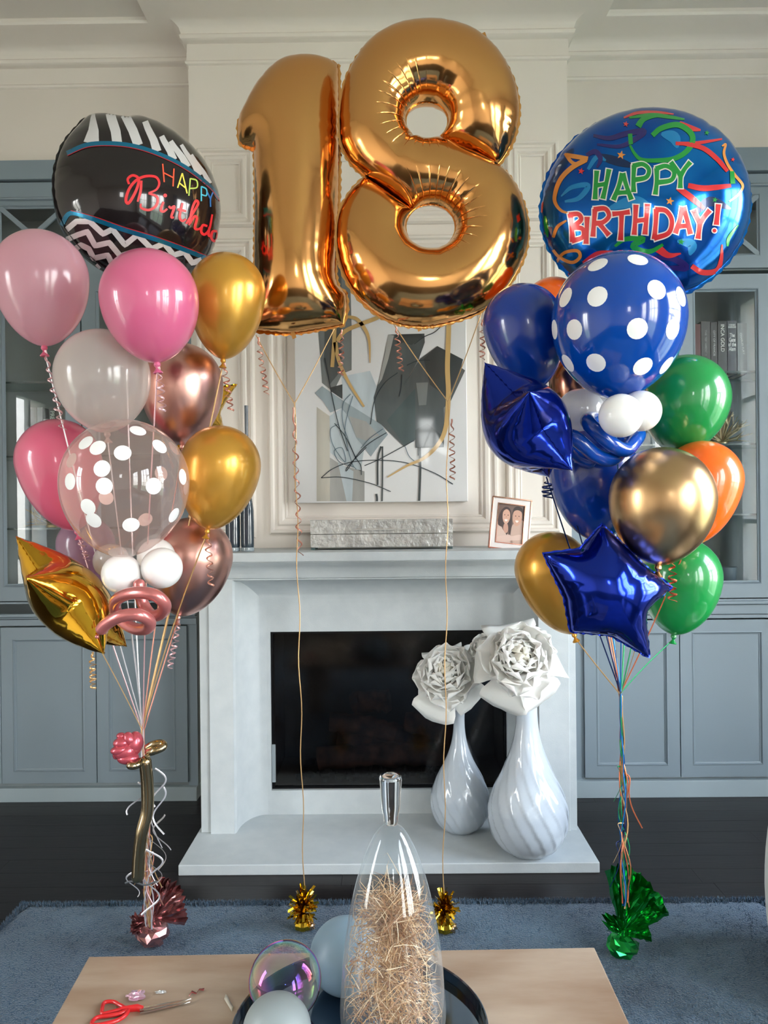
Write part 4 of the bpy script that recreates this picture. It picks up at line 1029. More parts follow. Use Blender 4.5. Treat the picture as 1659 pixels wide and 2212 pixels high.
BI = [[(646, 645), (644, 720), (640, 796)]]
BR = [[(690, 602), (684, 680), (678, 756)], [(682, 605), (745, 600), (768, 640), (735, 675), (690, 682)], [(712, 680), (740, 715), (768, 748)]]
BT = [[(786, 630), (835, 625), (884, 618)], [(838, 625), (836, 700), (832, 776)]]
BH = [[(918, 578), (914, 665), (908, 746)], [(982, 574), (976, 660), (968, 744)], [(914, 668), (975, 662)]]
BD = [[(1032, 602), (1028, 685), (1020, 770)], [(1025, 605), (1085, 612), (1118, 665), (1100, 735), (1018, 766)]]
BA = [[(1178, 592), (1162, 665), (1138, 738)], [(1182, 592), (1204, 665), (1222, 742)], [(1158, 698), (1212, 695)]]
BY_ = [[(1240, 608), (1255, 645), (1276, 682)], [(1330, 608), (1300, 645), (1274, 682)], [(1276, 676), (1264, 768)]]
BX = [[(1378, 575), (1372, 635), (1366, 690)]]
def letter(T, strokes, m, hit, w, outl, off, name='printed_letter', conv=C4, om=None):
    for wid, mm, of in ((w+outl, om or P_wht, off), (w, m, off+.0007)):
        b = MB()
        for s in strokes:
            pts = smooth_path(conv(s), 7) if len(s) > 2 else smooth_path(conv(s))
            p, f = strip2d(pts, wid*1.15, wid*1.15, wid*.72, 2, ends=outl if wid > w else 0)
            lay(b, p, f, hit, 0, of)
        if b.v: b.keepn = True; b.build(name if wid == w else name+'_outline', mm, T)
k = .3852
for L_ in (LH, LA1, LP1, LP2, LY1): letter(rnd_, L_, P_green, hR, 12.5*k, 6*k, .0022)
for L_ in (BB, BI, BR, BT, BH, BD, BA, BY_, BX): letter(rnd_, L_, P_red, hR, 13*k, 6*k, .0022)
for rr, mm, of in ((17, P_wht, .0022), (11, P_red, .0029)):
    q = C4([(1356, 722)])[0]; P, f = disc2d(q, rr*k, rr*k, 14, 2); b = MB(); lay(b, P, f, hR, 0, of); b.keepn = True; b.build('printed_letter' if rr < 15 else 'printed_letter_outline', mm, rnd_)
STRINGS.setdefault('R', []).append((rnd_, cR+MR @ Vector((0, -RR, 0)), R_green))

# black printed foil
KY = 2.76; cK = at(302, 438, KY); KR = 183*KY/F
MK = Matrix.Rotation(R_(37), 3, 'Z') @ Matrix.Rotation(R_(14), 3, 'Y') @ Matrix.Rotation(R_(-6), 3, 'X') @ FACE
pts = []
for i in range(72):
    a = 2*math.pi*i/72; ca, sa = math.cos(a), math.sin(a)
    r = (abs(ca)**2.2+abs(sa)**2.2)**(-1/2.2)*.965*KR
    d1 = math.atan2(math.sin(a-R_(121)), math.cos(a-R_(121))); r *= 1-.085*math.exp(-(d1/.11)**2)+.05*math.exp(-((d1-.27)/.16)**2)+.045*math.exp(-((d1+.27)/.16)**2)
    pts.append((r*ca, r*sa))
blk, bodyK = foil('foil_square_balloon', 'black foil balloon with stripes, chevrons and Happy Birthday lettering', cK, MK, dict(outer=pts), M_black_foil, step=.019, fat=.80, wr_amp=.009, wr_len=.05, wr_n=44, seed=6, flange=.004)
hK = photo_hit(bvh_of(bodyK))
C1 = lambda P: [(.3375*x, 220+.3375*y) for x, y in P]
P_w2 = mat('silver_white_print', (222, 220, 222), .25, metal=.3, coat=.4); P_teal = mat('teal_print', (20, 120, 160), .2, metal=.6, coat=.4); P_rd2 = mat('crimson_line_print', (170, 30, 40), .3)
band = [[(430, 330), (560, 276), (720, 268), (880, 290), (1050, 350), (1200, 430), (1340, 540), (1400, 620)]]
stroke_part('printed_band', C1(band[0]), 4.6, P_teal, hK, blk, .0016); stroke_part('printed_line', C1([(x+4, y+16) for x, y in band[0]]), .9, P_rd2, hK, blk, .0017)
low = [(395, 790), (455, 712), (600, 750), (800, 820), (1000, 880), (1180, 945), (1320, 1000)]
stroke_part('printed_band', C1(low), 5.0, P_teal, hK, blk, .0016); stroke_part('printed_line', C1([(x, y-17) for x, y in low[1:]]), .9, P_rd2, hK, blk, .0017)
for (xa, ya, xb, yb, w0, w1) in ((585, 272, 597, 104, 46, 6), (750, 268, 715, 112, 29, 28), (885, 285, 800, 86, 28, 26), (1005, 325, 945, 170, 26, 18), (1110, 378, 1050, 255, 22, 16), (1200, 425, 1115, 290, 22, 14), (1278, 478, 1185, 320, 19, 11), (1340, 530, 1250, 380, 15, 8)):
    stroke_part('printed_stripe', C1([(xa, ya-6), ((xa+xb)/2+8, (ya+yb)/2), (xb, yb), (xb+(xb-xa)*.28, yb+(yb-ya)*.28)]), w0*k*.95, P_w2, hK, blk, .0012, w1*k*.95, path=lambda P: straight_path(P, 2.5))
zig = [[(425, 820), (490, 765), (575, 765), (660, 845), (720, 815), (800, 915), (880, 850), (970, 940), (1050, 905), (1110, 980), (1180, 960), (1230, 1030), (1290, 1010)],
       [(430, 880), (500, 850), (560, 830), (610, 920), (700, 900), (770, 985), (850, 960), (900, 1020)],
       [(450, 960), (520, 915), (570, 940), (600, 1000), (690, 980), (730, 1060)], [(520, 1012), (548, 1008), (590, 1090), (636, 1045)]]
for z_ in zig: stroke_part('printed_chevron', C1(z_), 6.0, P_w2, hK, blk, .0012, path=lambda P: straight_path(P, 3), nc=2)
cols = dict(o=(236, 90, 60), y=(240, 220, 90), g=(190, 215, 100), c=(80, 190, 215), b=(60, 120, 190), r=(226, 44, 52))
mm = {k_: mat('print_ink_'+k_, v, .35) for k_, v in cols.items()}
TH = [('o', [[(1040, 398), (1050, 515)], [(1112, 428), (1106, 542)], [(1046, 455), (1108, 487)]]), ('y', [[(1165, 458), (1135, 552)], [(1165, 458), (1196, 587)], [(1148, 522), (1186, 552)]]),
      ('g', [[(1216, 490), (1207, 602)], [(1216, 492), (1256, 505), (1258, 548), (1212, 556)]]), ('c', [[(1286, 542), (1286, 636)], [(1286, 542), (1318, 560), (1318, 600), (1286, 594)]]), ('b', [[(1322, 575), (1345, 622)], [(1360, 580), (1345, 622), (1345, 672)]])]
for ck, st in TH:
    b = MB()
    for s in st:
        p, f = strip2d(smooth_path(C1(s)), 1.5, 1.5); lay(b, p, f, hK, 0, .0018)
    if b.v: b.keepn = True; b.build('printed_letter', mm[ck], blk)
BS = [[[(826, 528), (818, 495), (850, 472), (886, 492), (880, 545), (850, 610), (820, 650), (806, 625), (826, 560), (870, 505), (930, 478), (995, 482), (1018, 520), (1000, 562), (950, 585)], [(950, 585), (1005, 610), (1000, 662), (955, 692), (905, 680), (900, 652)], [(905, 505), (898, 580), (880, 640)]],
      [[(1046, 640), (1028, 690), (1045, 702), (1070, 685)]], [[(1078, 668), (1094, 680), (1115, 672), (1095, 735), (1112, 740)]], [[(1166, 648), (1148, 735), (1166, 762), (1190, 750)], [(1135, 688), (1190, 700)]],
      [[(1190, 780), (1240, 700), (1266, 650), (1250, 635), (1226, 690), (1208, 790)], [(1212, 780), (1240, 735), (1258, 745), (1245, 805), (1266, 815), (1290, 800)]],
      [[(1325, 795), (1295, 790), (1285, 830), (1308, 848), (1338, 810), (1356, 720)], [(1338, 800), (1332, 850), (1352, 862)]], [[(1388, 828), (1358, 830), (1350, 870), (1370, 890), (1392, 865)], [(1392, 835), (1386, 895), (1400, 915)]]]
for st in BS:
    b = MB()
    for s in st:
        p, f = strip2d(smooth_path(C1(s)), 2.4, 2.0, 4.2 if len(s) > 8 else 3.6); lay(b, p, f, hK, 0, .0018)
    if b.v: b.keepn = True; b.build('printed_letter', mm['r'], blk)
P, f = disc2d(C1([(1056, 600)])[0], 4.2, 4.2, 12, 2); b = MB(); lay(b, P, f, hK, 0, .0018); b.keepn = True; b.build('printed_dot', mm['r'], blk)
STRINGS.setdefault('L', []).append((blk, cK+MK @ Vector((0, -KR*.9, 0)), R_white))
MB().obox(at(333, 292, KY), (.005, 0, .002), (0, .001, 0), (.002, 0, .010)).build('inflation_tab', P_w2, blk, smooth=False)

# stars
def star_outline(R, r=.52, rot=0.0, k=1.0):
    P = []
    for i in range(10):
        a = rot+math.pi/2+i*math.pi/5; q = R if i % 2 == 0 else R*r; P.append((q*math.cos(a), q*math.sin(a)))
    out = []
    for i in range(10):
        a, b = Vector(P[i]), Vector(P[(i+1) % 10])
        tip, inn = (a, b) if i % 2 == 0 else (b, a)
        seg = [a.lerp(b, j/6) for j in range(6)]
        out += [tuple(s) for s in seg]
    return out
def star(name, label, c, M, R, m, rot=0.0, r=.55, fat=.95, seed=1, **kw):
    return foil(name, label, c, M, dict(outer=star_outline(R, r, rot)), m, step=.0135, fat=fat, wr_amp=.006, wr_len=.035, wr_n=60, seed=seed, flange=.004, **kw)
SY = 2.30; cS = at(1308, 1285, SY)
tips = [(1300, 1132), (1451, 1268), (1402, 1420), (1232, 1364), (1174, 1196)]
inner = [(1392, 1222), (1392, 1318), (1318, 1372), (1218, 1290), (1252, 1186)]
o_ = []
for i in range(5):
    for a, b_ in ((tips[i], inner[i]), (inner[i], tips[(i+1) % 5])):
        o_ += [tuple(Vector(a).lerp(Vector(b_), j/5)) for j in range(5)]
MS = Matrix.Rotation(R_(0), 3, 'Z') @ FACE
st1, _ = foil('foil_star_balloon', 'blue foil star balloon facing the camera low in the bunch', cS, MS, dict(outer=local_poly(o_, SY, cS, MS)), M_blue_foil, step=.0125, fat=.85, wr_amp=.008, wr_len=.04, wr_n=58, seed=7, flange=.004)
STRINGS['R'].append((st1, at(1330, 1405, SY), R_navy))
def star_frame(dx, dy, alpha, side):
    """own y runs along the picture direction (dx, dy down); the face turns alpha degrees to the camera from edge-on"""
    e1 = Vector((dx, 0, -dy)).normalized(); p = Vector((-e1.z, 0, e1.x))*side
    n_ = (p*math.cos(R_(alpha))+Vector((0, -1, 0))*math.sin(R_(alpha))).normalized(); x_ = (-e1).cross(n_)*-1
    y_ = -e1; x_ = y_.cross(n_); return Matrix((x_, y_, n_)).transposed()
MSl = star_frame(165, 250, 3, -1)
_unused = Matrix.Rotation(R_(-52), 3, 'Z') @ Matrix.Rotation(R_(22), 3, 'Y') @ Matrix.Rotation(R_(-20), 3, 'X') @ FACE
st2, _ = star('foil_star_balloon', 'blue foil star balloon seen from the side under the left blue balloon', at(1137, 916, 2.33), MSl, .224, M_blue_foil, rot=0, seed=8, fat=.92)
STRINGS['R'].append((st2, at(1180, 1030, 2.42), R_navy))
ribbon_part(curl(at(1182, 1035, 2.42), .06, 4, .016, 3), R_navy, st2, 'curled_ribbon', .003, .3)
st3, _ = star('foil_star_balloon', 'green foil star balloon with only its lower edge showing behind the blue star', at(1138, 925, 2.93), MSl, .228, M_green_foil, rot=.1, seed=9, fat=.6)
MG = Matrix.Rotation(R_(18), 3, 'Z') @ Matrix.Rotation(R_(-41), 3, 'Y') @ Matrix.Rotation(R_(58), 3, 'Z') @ FACE
MG = Matrix.Rotation(R_(-42), 3, 'Y').inverted() @ Matrix.Rotation(R_(62), 3, 'Z') @ FACE
MG = star_frame(225, 260, 9, -1)
st4, _ = star('foil_star_balloon', 'gold foil star balloon seen edge-on at the lower left', at(154, 1294, 2.44), MG, .268, M_star_gold, rot=0, seed=10, fat=.62)
STRINGS['L'].append((st4, at(215, 1400, 2.40), R_gold))
ribbon_part(curl(at(200, 1408, 2.42), .115, 7, .009, 3), R_gold, st4, 'curled_ribbon', .0032, .3)
MG2 = Matrix.Rotation(R_(20), 3, 'Y') @ Matrix.Rotation(R_(50), 3, 'Z') @ FACE
st5, _ = star('foil_star_balloon', 'gold foil star balloon with one tip showing behind the rose gold balloon', at(430, 880, 3.05), MG2, .197, M_star_gold, rot=-.75, seed=11, r=.42)
STRINGS['L'].append((st5, at(440, 960, 2.86), R_gold))

# ---------------------------------------------------------------- strings of both bunches
def bundle(key, G, wtop, wild, seed):
    rnd = random.Random(seed)
    for T, kp, m in STRINGS[key]:
        kp = Vector(kp); sag = rnd.uniform(-.01, .01); g = G+Vector((rnd.uniform(-.004, .004), rnd.uniform(-.006, .006), rnd.uniform(-.01, .01)))
        P = [kp.lerp(g, i/14)+Vector((sag*math.sin(math.pi*i/14), 0, 0)) for i in range(15)]
        fx, fy, px_, ax_, ay_ = rnd.uniform(5, 11), rnd.uniform(4, 9), rnd.uniform(0, 6.28), rnd.uniform(.3, 1)*wild, rnd.uniform(.3, 1)*wild
        w = Vector(wtop)+Vector((rnd.uniform(-.012, .012), rnd.uniform(-.012, .012), rnd.uniform(-.02, .02)))
        for i in range(1, 31):
            t = i/30; env = math.sin(math.pi*min(1, t*1.0))**.6*(.25+t*.9)
            P.append(g.lerp(w, t)+Vector((math.sin(fx*t*2+px_)*ax_*env, math.sin(fy*t*2+px_*2)*ay_*env, 0)))
        ribbon_part(P, m, T, 'string', .0022, .4)
        if rnd.random() < .55:                       # loose curled end lower down
            t0 = rnd.uniform(.3, .75); q = g.lerp(w, t0); s = rnd.choice((-1, 1)); L_ = rnd.uniform(.05, .12)
            E = [q+Vector((s*(L_*t*.55+.012*math.sin(t*7)), -.02*t, -L_*t*1.6+.03*math.sin(t*4))) for t in [i/14 for i in range(15)]]
            ribbon_part(E, m, T, 'loose_ribbon_end', .0021, .3)
WL, WR = at(322, 1995, 2.66), at(1352, 1955, 2.58)
bundle('L', GL, WL, .022, 21); bundle('R', GR, WR, .020, 22)
# ---------------------------------------------------------------- rose on its twisted gold stem
ro = thing('balloon_rose', 'modelling balloon rose with red bloom on gold chrome stem', 'balloon', tuple(at(300, 1640, 2.55)))
RYy = 2.56; cr0 = at(273, 1610, RYy); Kp = RYy/F
for (dx, dy, dz, r, sx_, sz_, rot) in ((-2, 12, 0, 24, 1.1, .85, -10), (16, -2, .01, 22, .85, 1.2, 5), (-8, -8, -.012, 15, 1.2, .8, -5), (-12, 6, -.02, 14, 1.3, .7, -8), (8, -16, -.008, 14, .8, 1.1, -30), (-10, -22, -.006, 10, 1.0, .7, 0), (4, 26, -.004, 20, 1.2, .7, 0), (-20, 14, -.004, 12, .7, 1.3, 10)):
    MB().sphere(cr0+Vector((dx*Kp, dz, -dy*Kp)), r*Kp, Matrix.Rotation(R_(rot), 3, 'Y'), 22, sc=(sx_, .95, sz_)).build('petal_bubble', L_redtwist, ro)
L_stem = latexm('stem_gold_chrome', (176, 156, 122), rough=.17, metal=1, coat=0)
b, P = twist('', '', pxs([(312, 1632, 0), (318, 1690, .01), (318, 1750, .01), (306, 1800, .0), (300, 1850, .0), (297, 1908, .0)], RYy), .0205, L_stem); b.build('stem', L_stem, ro, angle=80)
for pth, r in (([(308, 1640, 0), (296, 1652, -.03), (283, 1654, -.04), (282, 1648, -.01), (300, 1638, .0)], .0125), ([(314, 1618, 0), (332, 1608, -.01), (350, 1606, -.01), (352, 1614, -.02), (334, 1622, -.03), (316, 1626, -.01)], .0125)):
    b, P = twist('', '', pxs(pth, RYy), r, L_stem); b.build('leaf_bubble', L_stem, ro, angle=80)
ribbon_part([at(270+i*5, 1908-4*math.sin(i*.55), RYy-.012) for i in range(15)], mat('grey_tie', (120, 122, 126), .3, metal=.6), ro, 'tie', .003)
random.seed(31)
for k_, (x_, y_, s, L_) in enumerate(((335, 1660, 1, .13), (338, 1700, 1, .16), (340, 1760, 1, .12), (300, 1690, -1, .11), (330, 1790, 1, .14), (325, 1830, 1, .10), (292, 1880, -1, .09), (338, 1850, -1, .10), (330, 1900, -1, .12))):
    q = at(x_, y_, RYy+.02)
    ribbon_part([q+Vector((s*(.028*math.sin(t*5.5+k_)+.018*t), .012*math.sin(t*3), -L_*t)) for t in [i/16 for i in range(17)]], R_white, ro, 'loose_ribbon_end', .003, .25)
# ---------------------------------------------------------------- weights
def crumple(b, c, r, seed, sc=(1, 1, 1), amp=.35, mi=0, n=9, m=14):
    rnd = random.Random(seed); vs = []
    for j in range(n+1):
        for i in range(m):
            th = math.pi*j/n; ph = 2*math.pi*(i+.5*(j % 2))/m; q = r*(1+rnd.uniform(-amp, amp))
            vs.append((c[0]+q*math.sin(th)*math.cos(ph)*sc[0], c[1]+q*math.sin(th)*math.sin(ph)*sc[1], c[2]+q*math.cos(th)*sc[2]))
    b.add(vs, [(j*m+i, (j+1)*m+i, (j+1)*m+(i+1) % m, j*m+(i+1) % m) for j in range(n) for i in range(m)], mi)
def flare(c, dirv, L_, W_, seed, folds=6):
    """crumpled sheet of foil fanning out from the tie at c"""
    rnd = random.Random(seed); d = Vector(dirv).normalized(); n_ = Vector((0, -1, .35)); n_ = (n_-d*n_.dot(d)).normalized(); s = d.cross(n_)
    vs = []; nu, nv = 8, folds*2
    for j in range(nu+1):
        t = j/nu
        for i in range(nv+1):
            u = i/nv*2-1; z = (1 if i % 2 else -1)*.013*t*rnd.uniform(.2, 1.3)+rnd.uniform(-.010, .010)*t
            vs.append(Vector(c)+d*(L_*t*(1-.16*u*u)+rnd.uniform(-.4, .4)*L_/nu*.6*(t > .1))+s*(W_*u*(t**.7)+rnd.uniform(-.4, .4)*W_/nv*(t > .1))+n_*(z+.022*math.cos(u*3+seed)*t))
    b = MB(); b.add(vs, [(j*(nv+1)+i, j*(nv+1)+i+1, (j+1)*(nv+1)+i+1, (j+1)*(nv+1)+i) for j in range(nu) for i in range(nv)])
    b.f = [t for f in b.f for t in ((f[0], f[1], f[2]), (f[0], f[2], f[3]))]; b.m = [0]*len(b.f)
    b.keepn = True; return b
FZ = .024
def foil_weight(label, px, py, r, m, flares, grp, seed, m2=None):
    p = onz(px, py, FZ+r*.55); T = thing('balloon_weight', label, 'balloon weight', (p.x, p.y, FZ))
    c = Vector((p.x, p.y, FZ+r*.78)); b = MB(); crumple(b, c, r, seed, (1, 1, .74), .13); b.build('wrapped_base', m, T, smooth=False)
    tie = c+Vector((0, 0, r*.85))
    b = MB().lathe([(.012, -.012), (.009, 0), (.013, .014)], 14, tie); b.build('gathered_neck', m, T)
    for k_, (dx, dy, dz, L_, W_) in enumerate(flares): flare(tie, (dx, dy, dz), L_, W_, seed+k_).build('foil_flare', m2 if (m2 and k_ % 2) else m, T, smooth=False)
    return T, tie
foil_weight('rose gold foil wrapped balloon weight on the rug at left', 330, 2022, .058, M_rose_foil, [(.1, .0, 1, .13, .045), (.8, -.1, .75, .15, .06), (.5, .2, 1, .14, .05), (-.4, -.3, .5, .07, .05), (.9, .1, .2, .12, .05), (-.9, -.2, -.25, .08, .03)], None, 41)
foil_weight('green foil wrapped balloon weight on the rug at right', 1345, 2050, .052, M_green_foil, [(0, 0, 1, .24, .05), (.9, 0, .95, .18, .07), (.35, .1, 1, .20, .06), (-.5, -.3, .7, .09, .04), (.8, -.1, .3, .09, .05), (.7, .1, .6, .15, .06)], None, 51)
def tinsel_weight(label, px, py, r, seed):
    p = onz(px, py, FZ); T = thing('balloon_weight', label, 'balloon weight', (p.x, p.y+r*.6, FZ), 'gold tinsel balloon weights')
    c = Vector((p.x, p.y+r*.6, FZ))
    M_t = mat('gold_tinsel', (206, 170, 54), .14, metal=1)
    b = MB(); prf = [(r*.75, 0), (r*.95, .006), (r*1.0, r*.6), (r*.86, r*1.0), (r*.5, r*1.25)]
    b.lathe([(q, z) for q, z in prf], 18, c, rfun=lambda q, z, a: q*(1+.07*math.sin(a*7))); b.build('wrapped_base', M_t, T, smooth=False)
    rnd = random.Random(seed); b = MB(); hub_ = c+Vector((0, 0, r*1.3))
    for k_ in range(170):
        th, ph = rnd.uniform(0, 6.283), rnd.uniform(-.5, 1.5)
        d = Vector((math.cos(th)*math.cos(ph), math.sin(th)*math.cos(ph), math.sin(ph)*1.15+.25)); L_ = rnd.uniform(.6, 1.0)*r*1.85
        s = d.orthogonal().normalized(); s.rotate(Matrix.Rotation(rnd.uniform(0, 6.28), 3, d)); s *= .0046
        h0 = hub_+Vector((0, 0, rnd.uniform(0, r*1.3))); m1_ = h0+d*L_*.6; e1 = h0+d*L_+Vector((0, 0, -rnd.uniform(0, .02)))+s*rnd.uniform(-2, 2)
        b.add([h0-s*.6, h0+s*.6, m1_+s, m1_-s, e1+s, e1-s], [(0, 1, 2, 3), (3, 2, 4, 5)])
    b.keepn = True; o = b.build('tinsel_fringe', M_t, T, smooth=False); o['kind'] = 'stuff'
    b = MB(); crumple(b, c+Vector((r*.75, -.01, r*.5)), r*.5, seed, (1, 1, 1), .3); b.build('clear_wrap', M_champagne, T, smooth=False)
tinsel_weight('gold tinsel balloon weight left of the glass bottle', 654, 2012, .034, 61)
tinsel_weight('gold tinsel balloon weight peeking out right of the glass bottle', 962, 2018, .034, 62)
# ================================================================== PAINTING
PY = 3.945
pa = thing('abstract_painting', 'white canvas with abstract grey brush blocks and tan ribbons above the mantel', 'painting', (X(824, PY), BY, Z(1085, PY)))
xa, xb, za, zb = X(639, PY, 1000), X(1010, PY, 1000), Z(1085, PY, 820), Z(560, PY, 820)
M_canvas = mat('white_canvas', (222, 222, 222), .35, noise=.05, nscale=4, coat=.5, coat_r=.06, bump=.02, bscale=240)
MB().box(xa, xb, PY, BY-.002, za, zb).build('canvas', M_canvas, pa, smooth=False, bevel=.003)
def paint(name, col): return mat('paint_'+name, col, .4, coat=.6, coat_r=.05, noise=.30, nscale=3.2, bump=.02, bscale=40, stretch=(3, 1, .6))
C7 = lambda P: [(680+.1989*x, 680+.1989*y) for x, y in P]
def pl(p, k): q = at(p[0], p[1], PY); return (min(max(q.x, xa+.001), xb-.001), PY-.0004-.00035*k, min(max(q.z, za+.001), zb))
def patch(pts, m, k, name='painted_block'):
    P = C7(pts); vs = [pl(p, k) for p in P]; t = geometry.tessellate_polygon([[Vector((v[0], v[2], 0)) for v in vs]])
    b = MB(); b.add(vs, [tuple(f) for f in t]); b.keepn = True; b.build(name, m, pa, smooth=False)
def brush(pts, w, m, k, w1=None, wm=None, name='brush_line'):
    p2 = smooth_path(C7(pts), 8); s, f = strip2d(p2, w*.1989, None if w1 is None else w1*.1989, None if wm is None else wm*.1989, 1)
    b = MB(); b.add([pl((q.x, q.y), k) for q in s], f); b.keepn = True; b.build(name, m, pa, smooth=False)
g1, g2, g3, g4, g5, g6, g7 = (paint(n, c) for n, c in (('slate', (84, 92, 94)), ('dark_slate', (62, 70, 72)), ('mid_grey', (122, 128, 128)), ('blue_grey', (160, 174, 180)), ('pale_blue', (196, 208, 214)), ('beige_grey', (196, 192, 180)), ('light_grey', (172, 172, 168))))
patch([(20, 1000), (160, 1100), (165, 2025), (20, 2025)], g6, 0)
patch([(165, 1550), (300, 1640), (540, 1700), (540, 2025), (165, 2025)], g7, 1)
patch([(250, 1600), (420, 1700), (405, 2025), (345, 2025)], g5, 2)
patch([(20, -560), (380, -560), (400, 130), (400, 600), (300, 640), (200, 840), (80, 740), (30, 100)], g3, 1)
patch([(120, -560), (290, -560), (290, 600), (160, 760), (100, 500)], g1, 2)
patch([(170, 790), (300, 755), (300, 915), (180, 835)], g2, 3)
patch([(290, 670), (600, 610), (670, 780), (650, 1180), (310, 940)], g5, 2)
patch([(160, 1100), (300, 1010), (560, 1300), (500, 1700), (300, 1600), (170, 1500)], g5, 1)
patch([(0, 850), (80, 775), (310, 935), (720, 1190), (795, 1300), (680, 1440), (610, 1540), (450, 1330), (350, 1080), (290, 1015), (170, 1062), (90, 940)], g4, 4)
patch([(370, 1100), (560, 1160), (700, 1310), (560, 1370), (450, 1330)], g7, 5)
patch([(800, 215), (1190, 205), (1195, 300), (1130, 480), (900, 900), (720, 1190), (672, 1160), (640, 900), (700, 700), (760, 400)], g1, 5)
patch([(870, 215), (1150, 208), (1185, 240), (1050, 330), (960, 300), (900, 330)], g2, 6)
patch([(800, 215), (860, 225), (800, 480), (730, 700), (690, 760), (760, 420)], g7, 6)
patch([(1140, 480), (1330, 340), (1610, 485), (1590, 575), (1632, 605), (1480, 930), (1400, 1010), (1180, 1300), (970, 1435), (720, 1190)], g1, 7)
patch([(1330, 345), (1605, 488), (1560, 640), (1440, 900), (1250, 760), (1180, 480)], g2, 8)
patch([(780, 1150), (1090, 800), (1090, 1350), (975, 1425)], paint('teal_slate', (74, 90, 92)), 8)
patch([(1092, 1000), (1402, 980), (1402, 1435), (1092, 1445)], g1, 9)
patch([(1092, 1250), (1220, 1180), (1402, 1330), (1402, 1438), (1092, 1445)], g2, 10)
patch([(1100, 740), (1230, 735), (1210, 980), (1130, 985)], g3, 10)
for P, w in (([(735, 1430), (735, 1720), (730, 2025)], 8), ([(720, 1430), (685, 1560), (682, 1850)], 10), ([(1140, 1440), (1145, 1700), (1133, 2020)], 12), ([(668, 1945), (675, 1990), (675, 2025)], 12), ([(1120, 1440), (1122, 1530)], 5)): brush(P, w, g2, 10)
ink = paint('ink', (38, 52, 60)); ink2 = paint('blue_ink', (82, 106, 120))
for i, P in enumerate(([(110, 470), (180, 850), (260, 1200), (355, 1480)], [(215, 1180), (330, 1320), (440, 1540), (500, 1640), (505, 1740)], [(70, 1770), (200, 1670), (400, 1600), (700, 1580), (1000, 1610), (1300, 1720), (1500, 1840)],
          [(70, 1770), (300, 1765), (600, 1830), (825, 1920)], [(1080, 1365), (960, 1430), (700, 1570), (540, 1640)], [(900, 630), (760, 740), (650, 930), (605, 1190)], [(945, 650), (935, 800), (915, 890)], [(1000, 550), (1120, 500), (1250, 495)],
          [(1400, 100), (1300, 190), (1190, 240), (1080, 320)], [(780, 1280), (600, 1390), (480, 1500), (350, 1690), (365, 1640), (560, 1440)])): brush(P, 4.5, ink, 11)
for P in ([(390, 860), (310, 960), (300, 1150), (350, 1320), (450, 1580)], [(415, 880), (350, 1100), (330, 1300), (400, 1600), (450, 1680)], [(740, 1240), (600, 1340), (500, 1450)], [(250, 1190), (170, 1250), (200, 1420), (330, 1600), (300, 1450), (210, 1480), (270, 1600), (420, 1650)], [(980, 1430), (1020, 1530), (1080, 1590)]): brush(P, 3.6, ink2, 11)
tan = paint('tan', (208, 172, 112))
for P, w, w1, wm in (([(1455, -560), (1455, 90), (1440, 560), (1450, 880), (1420, 1230), (1330, 1420), (1180, 1560), (1000, 1640), (788, 1765)], 24, 6, 34), ([(330, 22), (450, 45), (540, 150), (590, 280), (600, 525)], 14, 4, 30), ([(900, -150), (700, 20), (520, 95), (330, 180), (240, 290)], 22, 22, None), ([(215, 100), (210, 300), (190, 570)], 22, 20, None), ([(222, 300), (262, 500), (370, 740), (535, 1000)], 24, 12, None)):
    brush(P, w, tan, 12, w1, wm, 'tan_ribbon_stroke')
# ================================================================== MANTEL ORNAMENTS
SZ = SHELF
# capiz box with chrome handle on four clear feet
xa, xb = X(671, 3.72), X(977, 3.72); zb0, zb1 = SZ+.012, Z(1122, 3.72, 824)
cb = thing('decorative_box', 'long low silver white capiz shell box with chrome handle on mantel', 'box', ((xa+xb)/2, 3.78, SZ))
M_capiz = mat('capiz_shell', (205, 203, 198), .25, col2=(172, 170, 166), nscale=22, bump=.9, bscale=30, bdist=.02, coat=.5, metal=.15)
zs = zb0+(zb1-zb0)*.48
MB().box(xa, xb, 3.70, 3.86, zb0, zs-.001).build('base', M_capiz, cb, smooth=False, bevel=.002)
MB().box(xa, xb, 3.70, 3.86, zs+.001, zb1).build('lid', M_capiz, cb, smooth=False, bevel=.002)
b = MB().tube([(X(760, 3.69), 3.69, zs+.022), (X(888, 3.69), 3.69, zs+.022)], .0028, 10); b.build('handle', M_chrome, cb)
for fx in (xa+.012, xb-.012):
    for fy in (3.712, 3.85): MB().box(fx-.010, fx+.010, fy-.010, fy+.010, SZ+.0002, zb0-.0003).build('foot', mat('clear_green_foot', (70, 92, 92), .1, coat=1), cb, smooth=False, bevel=.001)
